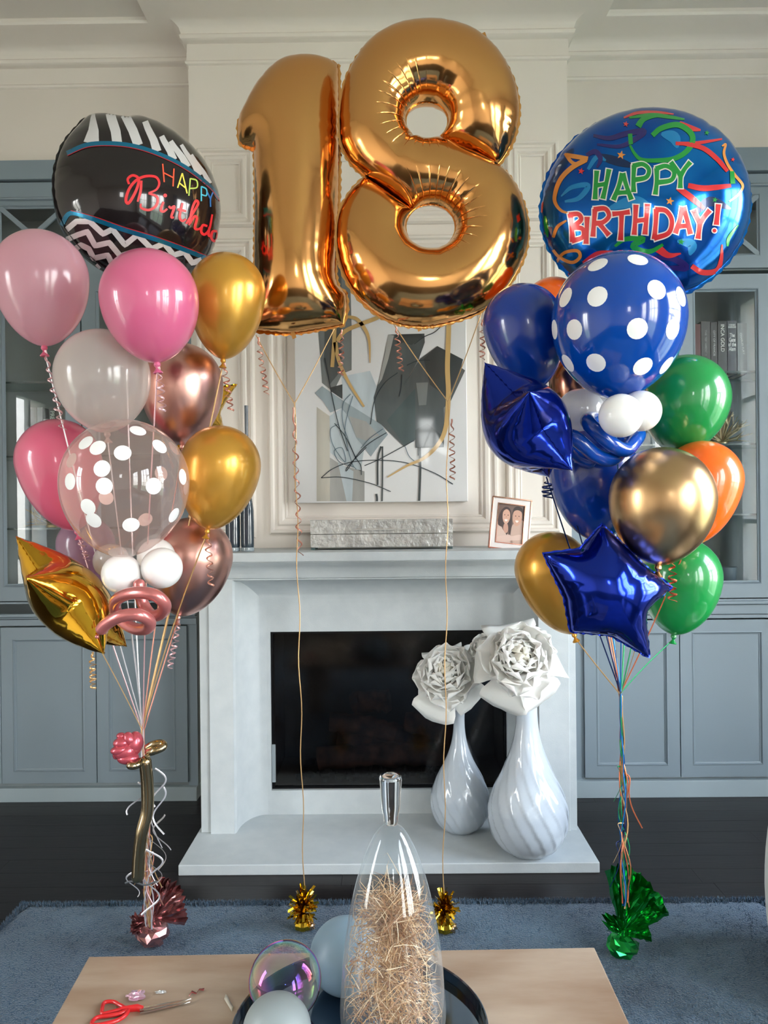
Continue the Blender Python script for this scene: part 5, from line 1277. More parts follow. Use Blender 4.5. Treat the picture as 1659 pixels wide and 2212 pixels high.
# picture frame, leaning back a little, turned
FYp = 3.74
bl, br_, tl, tr_ = at(1054, 1180, FYp), at(1140, 1178, FYp+.02), at(1063, 1067, FYp+.035), at(1149, 1067, FYp+.055)
fw = (br_-bl); fz = ((tl-bl)+(tr_-br_))/2; up = fz.normalized(); rt = (fw-up*fw.dot(up)).normalized(); nn = rt.cross(up); nn = nn if nn.y < 0 else -nn
w2, h2 = fw.length/2, fz.length/2; ctr = bl+fw/2+fz/2; ctr.z += (SZ+.001)-(ctr-up*h2-rt*w2).z
pf = thing('picture_frame', 'small rose gold picture frame with family photo standing on the mantel', 'picture frame', (ctr.x, ctr.y, SZ))
M_rg = mat('rose_gold_metal', (216, 160, 140), .18, metal=1); M_mat = mat('frame_white_enamel', (232, 224, 220), .3, coat=.5)
def quadbox(b, u0, u1, v0, v1, d0, d1, mi=0):
    vs = [ctr+rt*u+up*v+nn*d for d in (d0, d1) for u, v in ((u0, v0), (u1, v0), (u1, v1), (u0, v1))]
    b.add(vs, [(3, 2, 1, 0), (4, 5, 6, 7)]+[(i, (i+1) % 4, 4+(i+1) % 4, 4+i) for i in range(4)], mi)
b = MB(); e_ = .006
quadbox(b, -w2, w2, -h2, -h2+e_, 0, .012); quadbox(b, -w2, w2, h2-e_, h2, 0, .012); quadbox(b, -w2, -w2+e_, -h2+e_, h2-e_, 0, .012); quadbox(b, w2-e_, w2, -h2+e_, h2-e_, 0, .012)
b.build('outer_frame', M_rg, pf, smooth=False, bevel=.001)
m_ = .030; b = MB()
quadbox(b, -w2+e_, w2-e_, -h2+e_, -h2+m_, 0, .008); quadbox(b, -w2+e_, w2-e_, h2-m_, h2-e_, 0, .008); quadbox(b, -w2+e_, -w2+m_, -h2+m_, h2-m_, 0, .008); quadbox(b, w2-m_, w2-e_, -h2+m_, h2-m_, 0, .008)
b.build('mount', M_mat, pf, smooth=False)
b = MB(); i0 = m_; i1 = m_+.004
for a in ((-w2+i0, w2-i0, -h2+i0, -h2+i1), (-w2+i0, w2-i0, h2-i1, h2-i0), (-w2+i0, -w2+i1, -h2+i1, h2-i1), (w2-i1, w2-i0, -h2+i1, h2-i1)): quadbox(b, *a, 0, .011)
b.build('inner_edge', M_rg, pf, smooth=False)
iw, ih = w2-i1, h2-i1
ph = MB(); quadbox(ph, -iw, iw, -ih, ih, -.004, .002); photo = ph.build('photograph', mat('sepia_ground', (112, 88, 78), .35), pf, smooth=False)
sep = lambda n, c: mat('sepia_'+n, c, .4)
def fpoly(pts, m, k, smooth=True, name='printed_shape'):
    P = closed_smooth(pts, 4) if smooth else pts
    vs = [ctr+rt*(max(-1, min(1, p[0]))*iw)+up*(max(-1, min(1, p[1]))*ih)+nn*(.0023+.0002*k) for p in P]
    t = geometry.tessellate_polygon([[Vector((p[0], p[1], 0)) for p in P]]); b = MB(); b.add(vs, [tuple(f) for f in t]); b.keepn = True; b.build(name, m, photo, smooth=False)
fpoly([(-1, -1), (-1, .05), (-.75, -.05), (-.5, -.35), (-.1, -.55), (.1, -.6), (.25, -1)], sep('blouse', (206, 178, 164)), 1)
fpoly([(.1, -.7), (.15, -.1), (.45, .1), (1, .2), (1, -1), (.2, -1)], sep('shirt', (196, 164, 148)), 1)
fpoly([(-.95, -.05), (-.8, .6), (-.45, .86), (-.1, .78), (.08, .4), (.12, -.1), (.02, -.55), (-.15, -.3), (-.2, -.6), (-.5, -.25)], sep('long_hair', (62, 42, 38)), 2)
fpoly([(.1, .5), (.2, .85), (.55, .95), (.9, .8), (.98, .3), (.85, .5), (.3, .6)], sep('short_hair', (58, 44, 40)), 2)
fpoly([(-.62, .3), (-.6, .6), (-.35, .75), (-.1, .62), (-.05, .3), (-.18, .05), (-.35, -.03), (-.52, .08)], sep('face_left', (208, 162, 140)), 4)
fpoly([(.15, .3), (.2, .65), (.5, .76), (.82, .65), (.86, .3), (.7, .02), (.45, -.08), (.25, .05)], sep('face_right', (202, 156, 134)), 4)
fpoly([(-.45, -.02), (-.2, -.02), (-.12, -.35), (-.3, -.5), (-.5, -.3)], sep('neck', (196, 148, 128)), 3)
fpoly([(-1, -.78), (-.4, -.62), (.2, -.62), (.85, -.5), (.95, -.75), (.2, -.85), (-.6, -.95)], sep('arm', (214, 184, 170)), 5)
for (cx_, cy_, s_) in ((-.34, .36, 1), (.5, .36, 1)):
    for ex in (-.13, .13): fpoly([(cx_+ex-.05, cy_+.08), (cx_+ex, cy_+.11), (cx_+ex+.05, cy_+.08), (cx_+ex, cy_+.06)], sep('eye', (60, 40, 36)), 6)
    fpoly([(cx_-.13, cy_-.16), (cx_, cy_-.14), (cx_+.13, cy_-.16), (cx_, cy_-.26)], sep('smile', (238, 222, 214)), 6)
    fpoly([(cx_-.03, cy_-.02), (cx_, cy_+.02), (cx_+.03, cy_-.02), (cx_, cy_-.05)], sep('nose', (176, 126, 106)), 6)
b = MB(); s0 = ctr+up*h2*.3-nn*.002; s1 = Vector((ctr.x, ctr.y+.075, SZ+.001)); b.obox((s0+s1)/2, (s1-s0)/2, rt*.014, (s1-s0).cross(rt).normalized()*.0015); b.build('easel_back', M_rg, pf, smooth=False)
# two slim dark vases at the left end of the mantel
M_dv = mat('smoky_blue_glass', (58, 72, 84), .12, coat=.8, col2=(34, 44, 54), nscale=5)
M_clear = mat('thick_clear_glass', (150, 162, 168), .06, coat=1, coat_r=.02)
for (pl_, pr_, ptop, ybot, lab) in ((488, 519, 1010, 1187, 'slim smoky blue vase at the left end of the mantel, behind gold balloons'), (521, 549, 880, 1189, 'slim smoky blue bottle vase with tall thin neck on the mantel')):
    Yv = 3.66; c = at((pl_+pr_)/2, 1186, Yv); w = (pr_-pl_)/2*Yv/F; h = (ybot-1080)*Yv/F; hn = (ybot-ptop)*Yv/F*.99
    v = thing('slim_vase', lab, 'vase', (c.x, Yv, SZ), 'smoky vases on the mantel')
    pr = [(w*.96, 0), (w, .008), (w*1.0, .02), (w*1.02, h*.5), (w*.98, h*.72), (w*.75, h*.95), (w*.42, h*1.12), (w*.3, h*1.3), (w*.26, hn*.8), (w*.30, hn), (w*.2, hn), (w*.18, hn*.7)]
    MB().lathe(pr, 32, (c.x, Yv, SZ+.0005+.02)).build('body', M_dv, v, angle=60)
    MB().lathe([(w*.9, 0), (w*1.0, .002), (w*1.0, .018), (w*.9, .020)], 32, (c.x, Yv, SZ+.0002)).build('clear_base', M_clear, v)
# ================================================================== HEARTH VASES
M_vase = mat('white_glazed_ceramic', (206, 216, 226), .16, col2=(196, 206, 218), nscale=7, coat=.8, coat_r=.03)
M_vase2 = mat('pearl_grey_glaze', (186, 196, 206), .16, coat=.8, coat_r=.03)
M_mouth_shade = mat('vase_mouth_shade', (30, 32, 36), .6)
def swirl_vase(name, label, pxc, ybase, ytop, wmax, wneck, Yv, m, twist_, nrib):
    c = at(pxc, ybase, Yv); base = HZ+.0008; R = wmax/2*Yv/F; rn = wneck/2*Yv/F; H = (ybase-ytop)*Yv/F*.985
    v = thing(name, label, 'vase', (c.x, Yv, HZ), 'swirled white vases on the hearth')
    ctl = [(0, .50), (.012, .58), (.05, .76), (.11, .91), (.18, .985), (.245, 1.0), (.32, .965), (.42, .82), (.52, .62), (.62, .44), (.72, .31), (.80, .25), (.88, .225), (.95, .225), (1.0, .245)]
    prf = []
    for i in range(len(ctl)-1):
        p0 = ctl[i-1] if i else ctl[0]; p1, p2 = ctl[i], ctl[i+1]; p3 = ctl[i+2] if i+2 < len(ctl) else ctl[-1]
        for j in range(5):
            t = j/5; q = [0.5*((2*p1[k])+(-p0[k]+p2[k])*t+(2*p0[k]-5*p1[k]+4*p2[k]-p3[k])*t*t+(-p0[k]+3*p1[k]-3*p2[k]+p3[k])*t**3) for k in (0, 1)]
            prf.append((q[1], q[0]*H))
    prf.append((ctl[-1][1], H)); kk = rn/(R*.24)
    P = []
    for r, z in prf:
        t = z/H; f = 1 if t < .5 else 1+(kk-1)*min(1, (t-.5)/.35); P.append((r*R*f, z))
    def rf(r, z, a):
        t = z/H; env = max(0, min(1, t*9))*max(0, 1-t/.78)**.6 if t < .78 else 0
        s = (a*nrib+twist_*t*nrib)/(2*math.pi); s -= math.floor(s)
        return r*(1-.042*env*(1-(1-s)**1.5 if s > .12 else s/.12*(1-.88**1.5)))
    MB().lathe(P, 160, (c.x, Yv, base), cap=False, rfun=rf).build('body', m, v, angle=50)
    MB().lathe([(P[0][0]*.99, 0), (P[0][0]*.5, .0005), (1e-5, .0006)], 40, (c.x, Yv, base)).build('foot', m, v)
    ri = P[-1][0]
    MB().lathe([(ri, H), (ri*.99, H+.003), (ri*.90, H+.003), (ri*.84, H-.004), (ri*.78, H-.03), (ri*.78, H-.08), (1e-5, H-.085)], 48, (c.x, Yv, base), cap=False).build('rim', [m], v)
    MB().lathe([(ri*.76, H-.028), (1e-5, H-.029)], 32, (c.x, Yv, base)).build('opening', M_mouth_shade, v)  # near-black disc across the neck, painted as the shade inside the vase
    return Vector((c.x, Yv, base+H))
v1 = swirl_vase('swirl_vase', 'taller white teardrop vase with swirled ribs, nearer the hearth edge', 1141, 1846, 1506, 174, 48, 3.40, M_vase, 2.2, 17)
v2 = swirl_vase('swirl_vase', 'shorter pearly grey teardrop vase with swirled ribs beside the firebox', 994, 1800, 1540, 128, 26, 3.64, M_vase2, 2.4, 17)
# foam peonies
M_petal = mat('ivory_foam_petal', (252, 250, 245), .6, sss=.45); M_petal_in = mat('cream_foam_petal', (248, 240, 222), .6, sss=.45)
def petal_mesh(name, L_, W_, cup, tipc, square, m, seed):
    rnd = random.Random(seed); nu, nv = 9, 6; vs = []
    for i in range(nu+1):
        t = i/nu; wid = W_*(math.sin(math.pi*(.14+t*.60))**.7 if not square else (.35+.75*t if t < .8 else .95))
        if not square and t > .7: wid *= math.sqrt(max(0.06, 1-((t-.7)/.31)**2))
        for j in range(nv+1):
            u = j/nv*2-1
            y_ = L_*(t-.07*(abs(u)**2.2)*t*t*1.6+(.03*rnd.uniform(-1, 1) if square and i == nu else 0))
            z = cup*L_*(u*u*.55)*(.5+t)+cup*L_*1.1*t*t-tipc*L_*max(0, t-.72)**1.3*4*(1-.3*u*u)+.012*L_*math.sin(j*2+seed)
            vs.append((u*wid, y_, z))
    fs = [(i*(nv+1)+j, i*(nv+1)+j+1, (i+1)*(nv+1)+j+1, (i+1)*(nv+1)+j) for i in range(nu) for j in range(nv)]
    me = bpy.data.meshes.new(name); me.from_pydata(vs, [], fs); me.materials.append(m); me.polygons.foreach_set('use_smooth', [True]*len(fs))
    return me
PM = {}
for i in range(4):
    PM['out', i] = petal_mesh('petal', 1, .50, .16, .35, True, M_petal, i)
    PM['mid', i] = petal_mesh('petal', 1, .52, .22, .13, False, M_petal, i+10)
    PM['in', i] = petal_mesh('petal', 1, .46, .36, .05, False, M_petal_in, i+20)
def peony(label, c, axis, R, seed, stem_to, rings, grp='ivory foam peonies in the hearth vases'):
    rnd = random.Random(seed); T = thing('foam_peony', label, 'flower', tuple(c), grp); T_o = Vector(c)
    ax = Vector(axis).normalized(); e1 = ax.orthogonal().normalized(); e2 = ax.cross(e1)
    for (n, L_, el, kind, back) in rings:
        ph0 = rnd.uniform(0, 6.28)
        for k in range(n):
            a = ph0+2*math.pi*k/n+rnd.uniform(-.16, .16); rad = e1*math.cos(a)+e2*math.sin(a); el_ = R_(el+rnd.uniform(-9, 9))
            yv = (rad*math.cos(el_)+ax*math.sin(el_)).normalized(); zv = (ax*math.cos(el_)-rad*math.sin(el_)).normalized(); xv = yv.cross(zv)
            L2 = R*L_*rnd.uniform(.86, 1.12)
            o = bpy.data.objects.new('petal', PM[kind, rnd.randrange(4)]); COL.objects.link(o); o.parent = T
            M4 = Matrix((xv, yv, zv)).transposed().to_4x4() @ Matrix.Diagonal((L2*(1.15 if kind == 'out' else 1), L2, L2, 1))
            M4.translation = rad*R*.05+ax*R*back
            o.matrix_local = M4; o['_o'] = [0, 0, 0]
            s_ = o.modifiers.new('thickness', 'SOLIDIFY'); s_.thickness = .012; s_.offset = 0
    MB().sphere(T_o+ax*R*.13, R*.34, frame_from(ax), 16, sc=(1, 1, .8)).build('flower_core', M_petal_in, T)
    if stem_to is not None:
        q = Vector(stem_to); m_ = (T_o+q)/2+Vector((.0, .0, 0))
        MB().tube([T_o-ax*R*.05, T_o.lerp(q, .35)+Vector((.004, 0, -.006)), T_o.lerp(q, .7)+Vector((.004, 0, -.002)), q, q+Vector((0, 0, -.035))], .0058, 10).build('stem', M_petal, T)
    return T
ringsA = [(5, 1.04, -16, 'out', -.16), (9, .88, 8, 'mid', -.10), (10, .84, 26, 'mid', -.04), (10, .76, 42, 'mid', .03), (9, .64, 56, 'mid', .10), (8, .52, 66, 'in', .16), (7, .42, 76, 'in', .22), (5, .34, 86, 'in', .28)]
k1 = 3.36/F
peony('large ivory foam peony in the taller swirl vase', at(1120, 1432, 3.36), (-.05, -.82, .50), 96*k1, 5, (v1.x, v1.y, v1.z-.0), ringsA)
peony('ivory foam peony in the shorter swirl vase, crossed by a gold string', at(968, 1462, 3.58), (-.22, -.80, .52), 80*3.58/F, 9, (v2.x, v2.y, v2.z), ringsA)
peony('third ivory foam peony half hidden behind the large one', at(1052, 1410, 3.58), (-.25, -.55, .65), 48*3.58/F, 14, (v1.x-.006, v1.y+.004, v1.z), ringsA[1:6])
# ================================================================== TABLE ORNAMENTS
def ont(px, py, z=TZ): return onz(px, py, z)
M_tray = mat('navy_lacquer_tray', (26, 34, 44), .12, coat=.9, coat_r=.03); M_mirror = mat('smoked_mirror', (96, 112, 128), .06, metal=1)
tr0 = ont(1050, 2250).x; trc_x = X(800, 1.7); trR = tr0-trc_x
cY = ont(800, 2062, TZ+.03).y-trR+.0
tcx = trc_x
trR = .275; tcx = ont(1052, 2212, TZ+.03).x-trR*.99; cY = 1.655
ty = thing('round_tray', 'round navy lacquered tray with mirrored bottom on the coffee table', 'tray', (tcx, cY, TZ))
MB().lathe([(1e-5, .0005), (trR-.01, .0005), (trR, .003), (trR, .034), (trR-.003, .036), (trR-.006, .034), (trR-.007, .009), (1e-5, .008)], 96, (tcx, cY, TZ)).build('rim_and_base', M_tray, ty, angle=40)
MB().lathe([(1e-5, .0085), (trR-.009, .0085), (trR-.009, .010), (1e-5, .010)], 96, (tcx, cY, TZ)).build('mirror_bottom', M_mirror, ty)
TB = TZ+.0105
# tall clear glass bottle with solid stopper
Yb = 1.60; kb = Yb/F; bc = Vector((at(848, 2100, Yb).x, Yb, TB)); 
def hz(py): return Z(py, Yb, 840)-TB
GLASS = mat('clear_glass', (255, 255, 255), .0, trans=1.0, ior=1.46, spec=.5)
outer = [(1780, 12), (1786, 22), (1800, 34), (1830, 50), (1870, 66), (1920, 81), (1980, 94), (2050, 105), (2120, 111), (2200, 113), (2300, 110), (2400, 102), (2480, 90)]
H0 = hz(1778); bt = thing('glass_bottle', 'tall clear glass bottle vase with solid stopper, filled with dried grass', 'vase', (bc.x, bc.y, TB))
prO = [(w*kb, hz(y)) for y, w in outer if hz(y) > .01]+[(88*kb, .004), (70*kb, .0)]
th = .0022
prI = [(max(r-th, 1e-5), z) for r, z in prO[:-2]][1:]
full = [(1e-5, 0)]+list(reversed(prO))+[(9*kb, H0+.001)]
b = MB(); inner_ = [(1e-5, .006), (62*kb, .006)]+[(r, z) for r, z in reversed(prI)]+[(1e-5, prI[0][1]+.008)]
def dens(P, n=5):
    out = []
    for i in range(len(P)-1):
        p0 = P[i-1] if i else P[0]; p1, p2 = P[i], P[i+1]; p3 = P[i+2] if i+2 < len(P) else P[-1]
        for j in range(n):
            t = j/n; out.append(tuple(max(1e-5, .5*((2*p1[k])+(-p0[k]+p2[k])*t+(2*p0[k]-5*p1[k]+4*p2[k]-p3[k])*t*t+(-p0[k]+3*p1[k]-3*p2[k]+p3[k])*t**3)) for k in (0, 1)))
    out.append(P[-1]); return out
b.lathe(dens(list(reversed(prO))), 96, bc, cap=True); b.build('body', film('bottle_glass', (244, 247, 248), opac=.03, rough=.015, body=(205, 212, 216), edge=.5), bt, angle=60)
st = [(12, 1780), (15, 1774), (16, 1762), (20, 1745), (23, 1700), (24, 1684), (24, 1678), (22, 1675), (16, 1679), (.01, 1682)]
MB().lathe([(1e-5, hz(1781))]+[(r*kb, hz(y)) for r, y in st], 48, bc, cap=False).build('stopper', GLASS, bt, angle=50)
# dried grass inside, a thing of its own
gr = thing('dried_grass', 'curly golden dried grass tufts packed inside the tall glass bottle', 'dried grass', (bc.x, bc.y, TB+.01))
rnd = random.Random(77)
M_gr = [mat('dried_grass_straw', (204, 164, 118), .45), mat('dried_grass_tan', (158, 112, 76), .5), mat('dried_grass_pale', (240, 214, 180), .4)]
def rad_at(z):
    P = sorted(prO, key=lambda p: p[1])
    for i in range(len(P)-1):
        if P[i][1] <= z <= P[i+1][1]: return P[i][0]+(P[i+1][0]-P[i][0])*(z-P[i][1])/max(1e-6, P[i+1][1]-P[i][1])
    return P[-1][0]
bls = [MB(), MB(), MB()]
for k_ in range(2600):
    zt = hz(1905); z0 = rnd.uniform(.03, zt*.92); rh = rad_at(z0)*.80*rnd.random()**.7; ah = rnd.uniform(0, 6.283); hub_ = Vector((rh*math.cos(ah), rh*math.sin(ah), z0)) if k_ % 4 else Vector((rnd.gauss(0, .008), rnd.gauss(0, .008), hz(1990)+rnd.gauss(0, .02)))
    th_, ph = rnd.uniform(0, 6.283), rnd.uniform(-.5, 1.2); d = Vector((math.cos(th_)*math.cos(ph), math.sin(th_)*math.cos(ph), math.sin(ph)))
    L_ = rnd.uniform(.035, .10); drop = rnd.uniform(-.2, 1.2)*L_*.6; pts_ = []; s = d.orthogonal().normalized(); s.rotate(Matrix.Rotation(rnd.uniform(0, 6.28), 3, d)); w = rnd.uniform(.0006, .0013)
    ok = True
    for i in range(5):
        t = i/4; p = hub_+d*L_*t+Vector((0, 0, -drop*t*t)); rm = rad_at(p.z)-.006; q = math.hypot(p.x, p.y)
        if q > rm: p.x *= rm/q; p.y *= rm/q
        p.z = min(max(p.z, .012), hz(1868)); pts_.append(p)
    vs = []
    for i, p in enumerate(pts_): vs += [bc+p-s*w*(1-.7*i/4), bc+p+s*w*(1-.7*i/4)]
    bls[0 if k_ % 5 < 2 else (1 if k_ % 5 < 4 else 2)].add(vs, [(2*i, 2*i+1, 2*i+3, 2*i+2) for i in range(4)])
for b, m in zip(bls, M_gr): b.keepn = True; o = b.build('blades', m, gr, smooth=False); o['kind'] = 'stuff'
# balls: iridescent, frosted
def ball(name, label, px, py, rpx, Yv, m, zc=None, grp=None, n=64, inner=None):
    c = at(px, py, Yv); r = rpx*Yv/F; T = thing(name, label, 'ornament', tuple(c), grp)
    MB().sphere(c, r, None, n).build('globe', m, T, angle=80)
    return c, r
def seat_ball(px, py, rpx, floor_z):
    """distance at which a ball seen there rests on floor_z"""
    lo, hi = 1.0, 2.4
    for _ in range(40):
        m_ = (lo+hi)/2; c = at(px, py, m_); r = rpx*m_/F
        if c.z-r > floor_z: lo = m_
        else: hi = m_
    return (lo+hi)/2
Yi = seat_ball(616, 2118, 78, TB); ball('iridescent_globe', 'clear glass globe with rainbow sheen between the two frosted balls', 616, 2118, 78, Yi, film('iridescent_glass', (246, 246, 248), opac=.03, rough=.01, body=(220, 220, 224), edge=.6, irid=True))
M_fr = mat('frosted_glass', (136, 160, 176), .38, col2=(122, 146, 162), nscale=3, spec=.6, sss=.2)
Yf = seat_ball(747, 2064, 78, TB)+.012; ball('frosted_ball', 'frosted blue white glass ball behind the tall bottle', 747, 2064, 78, Yf, M_fr, grp='frosted glass balls on the tray')
Yg = seat_ball(598, 2226, 74, TB); ball('frosted_ball', 'frosted grey glass ball in front of the iridescent globe, cut by the bottom edge', 598, 2226, 74, Yg, mat('frosted_glass_grey', (146, 156, 158), .4, spec=.6, sss=.2), grp='frosted glass balls on the tray')
print('BALLS', Yi, Yf, Yg, tcx, cY, trR)
# scissors
sc_ = thing('scissors', 'scissors with red plastic handles and steel blades on the coffee table', 'scissors', tuple(ont(300, 2185)))
M_red = mat('red_plastic', (206, 34, 38), .3, coat=.4); M_steel = mat('scissor_steel', (190, 186, 180), .22, metal=1)
C3 = lambda x, y: ont(x*.3375, 1860+y*.3375, TZ+.006)
def loop(pts, r, name, m):
    P = [C3(*p) for p in closed_smooth(pts, 5)]; P.append(P[0]); P.append(P[1])
    MB().tube(P, r, 10, cap=False, ref=(0, 0, 1)).build(name, m, sc_, angle=70)
loop([(655, 940), (670, 905), (725, 900), (765, 920), (800, 940), (770, 950), (700, 968), (655, 975)], .0042, 'handle', M_red)
loop([(590, 1030), (625, 1000), (700, 990), (770, 975), (820, 955), (800, 990), (750, 1020), (680, 1040), (600, 1052)], .0045, 'handle', M_red)
P = [C3(x, y) for x, y in ((770, 950), (830, 945), (880, 940), (912, 948))]
MB().tube(P, [.006, .008, .009, .008], 12, flat=.6, ref=(0, 0, 1)).build('shank', M_red, sc_)
for (a, c, dz) in (((895, 955), (1222, 888), .002), ((895, 966), (1216, 900), -.001)):
    A_, B_ = C3(*a), C3(*c); d = (B_-A_).normalized(); s = d.cross(Vector((0, 0, 1))).normalized(); b = MB()
    vs = []
    for i in range(9):
        t = i/8; p = A_.lerp(B_, t); w = .0055*(1-t**2.5)+.0006
        vs += [p+s*w+Vector((0, 0, dz)), p+Vector((0, 0, dz+.0012)), p-s*w+Vector((0, 0, dz)), p+Vector((0, 0, dz-.0012))]
    b.add(vs, [(4*i+j, 4*i+(j+1) % 4, 4*(i+1)+(j+1) % 4, 4*(i+1)+j) for i in range(8) for j in range(4)]); b.build('blade', M_steel, sc_, smooth=False)
# scraps
def scrap(name, label, pts, m, w, z=.003):
    P = [ont(*p, TZ+z) for p in pts]; b = MB(); vs = []
    for i, p in enumerate(P): vs += [p+Vector((0, -w, .0005*(i % 2))), p+Vector((0, w, .001+.002*math.sin(i*2)))]
    n = len(P); b.add(vs, [(2*i, 2*i+1, 2*i+3, 2*i+2) for i in range(n-1)]); b.origin = P[0]
    o = b.build(name, m, None); tag(o, label, 'ribbon scrap'); o.modifiers.new('thickness', 'SOLIDIFY').thickness = .0006
M_sp = mat('shiny_pink_scrap', (226, 190, 206), .2, metal=.6); M_rs = mat('rose_ribbon_scrap', (180, 100, 96), .2, metal=.7)
scrap('ribbon_scrap', 'rose red ribbon snippet at the tip of the scissors', [(408, 2152), (414, 2144), (424, 2146), (430, 2138), (441, 2139)], M_rs, .003)
b = MB(); c = ont(293, 2150, TZ+.006); crumple(b, c, .016, 5, (1.2, 1, .35), .4); b.origin = Vector((c.x, c.y, TZ)); tag(b.build('foil_scrap', M_sp, None, smooth=False), 'crumpled pearly pink foil scrap behind the scissors', 'foil scrap')
b = MB(); c = ont(347, 2143, TZ+.003); crumple(b, c, .009, 6, (1.3, .5, .3), .4); b.origin = Vector((c.x, c.y, TZ)); tag(b.build('foil_scrap', mat('silver_scrap', (226, 230, 232), .2, metal=.6), None, smooth=False), 'tiny silver foil scrap between pink scrap and scissor tip', 'foil scrap')
scrap('tape_scrap', 'strip of clear tape on the table left of the tray', [(486, 2153), (491, 2162), (497, 2171), (503, 2181)], mat('clear_tape', (206, 200, 184), .2, coat=.6), .009, .002)
# ================================================================== IN THE CABINETS
def zsh(py, pxr): return Z(py, CYF, pxr)+.0055
def book(name, label, px0, px1, ytop, ybot_z, Yb_, col, grp, text=None, tcol=(225, 225, 222), tilt=0, size=1, depth=.17, lines=None):
    xa, xb = X(px0, Yb_, 760), X(px1, Yb_, 760); z1 = Z(ytop, Yb_, (px0+px1)/2); T = thing(name, label, 'book', ((xa+xb)/2, Yb_, ybot_z), grp)
    xb -= .0008
    b = MB(); t = .0022
    b.box(xa, xa+t, Yb_+.001, Yb_+depth, ybot_z, z1); b.box(xb-t, xb, Yb_+.001, Yb_+depth, ybot_z, z1); b.box(xa, xb, Yb_, Yb_+.003, ybot_z, z1); b.build('cover', mat('book_cover_%d_%d_%d' % col, col, .35, coat=.3), T, smooth=False)
    MB().box(xa+t+.0003, xb-t-.0003, Yb_+.004, Yb_+depth-.004, ybot_z+.003, z1-.004).build('pages', mat('book_pages', (214, 206, 188), .8), T, smooth=False)
    for (tx, u, v, s_, rot) in (lines or []):
        cu = bpy.data.curves.new('spine_lettering', 'FONT'); cu.body = tx; cu.size = 1.0; cu.align_x = 'CENTER'; cu.align_y = 'CENTER'; cu.space_line = .8
        cu.offset = .012
        tmp = bpy.data.objects.new('tmp', cu); COL.objects.link(tmp); dg = bpy.context.evaluated_depsgraph_get(); me = bpy.data.meshes.new_from_object(tmp.evaluated_get(dg)); bpy.data.objects.remove(tmp); bpy.data.curves.remove(cu)
        xs_ = [v_.co.x for v_ in me.vertices]; wd = max(xs_)-min(xs_); ys_ = [v_.co.y for v_ in me.vertices]; ht = max(ys_)-min(ys_)
        sl, sh_ = s_; M4 = Matrix.Translation(((xa+xb)/2+(xb-xa)/2*u, Yb_-.0006, ybot_z+(z1-ybot_z)*v)) @ (Matrix.Rotation(R_(rot), 4, 'Y')) @ Matrix.Rotation(R_(90), 4, 'X') @ Matrix.Diagonal((sl/wd, sh_/ht, 1, 1))
        me.transform(M4); me.transform(Matrix.Translation(-T.location)); me.materials.clear(); me.materials.append(mat('spine_ink_%d_%d_%d' % tcol, tcol, .4)); me.name = 'spine_lettering'
        o = bpy.data.objects.new('spine_lettering', me); COL.objects.link(o); o.parent = T; o['_o'] = list(T.location)
BYR = CYF+.075
zr = zsh(806, 1560)
bk = 'hardbacks on the upper right glass shelf'
_hb = (Z(697, BYR, 1550)-zr)
book('hardback_book', 'dark red hardback at the left end of the upper right shelf', 1493, 1514, 700, zr, BYR, (86, 34, 38), bk)
book('hardback_book', 'charcoal hardback next to the dark red one, small pale spine title', 1515, 1535, 694, zr, BYR, (58, 58, 60), bk, lines=[('THE TESTAMENT •', 0, .60, (.14, .010), 90)], tcol=(170, 172, 172))
book('hardback_book', 'thin black hardback third from the left, author name lengthwise', 1536, 1550, 696, zr, BYR, (36, 36, 38), bk, lines=[('CITY OF FRANCIS', 0, .60, (.14, .011), 90)], tcol=(190, 190, 188))
book('hardback_book', 'black hardback with white lengthwise title INCA GOLD', 1551, 1571, 693, zr, BYR, (40, 38, 36), bk, lines=[('INCA GOLD', 0, .68, (.15, .020), 90)], tcol=(228, 226, 218))
book('hardback_book', 'black hardback with stacked white title The Gate of the Alamo', 1572, 1592, 693, zr, BYR, (30, 32, 40), bk, lines=[('STEPHEN\nHARRIGAN', 0, .90, (.042, .022), 0), ('The\nGate\nof the\nAlam', 0, .60, (.042, .098), 0)], tcol=(232, 232, 228))
book('hardback_book', 'grey hardback at the right end of the upper shelf, slanted script title', 1593, 1614, 698, zr, BYR, (108, 112, 112), bk, lines=[('CHARLES FURY', 0, .6, (.12, .010), 82)], tcol=(214, 216, 212))
zl = zsh(984, 120); BYL = CYF+.08; bl_ = 'books on the left cabinet shelf'
book('paperback_book', 'black book at the left end of the left cabinet shelf', 64, 78, 880, zl, BYL, (24, 24, 26), bl_)
book('paperback_book', 'charcoal book second on the left cabinet shelf', 79, 91, 880, zl, BYL, (44, 42, 44), bl_)
book('paperback_book', 'short grey white book among the dark ones on the left shelf', 92, 103, 905, zl, BYL, (150, 148, 144), bl_)
book('paperback_book', 'black book with pale lengthwise title PREY', 104, 119, 880, zl, BYL, (30, 36, 34), bl_, lines=[('PREY', 0, .80, (.068, .022), 90)], tcol=(176, 190, 176))
book('paperback_book', 'dark brown book at the right end of the left cabinet shelf', 120, 146, 880, zl, BYL, (46, 36, 30), bl_)
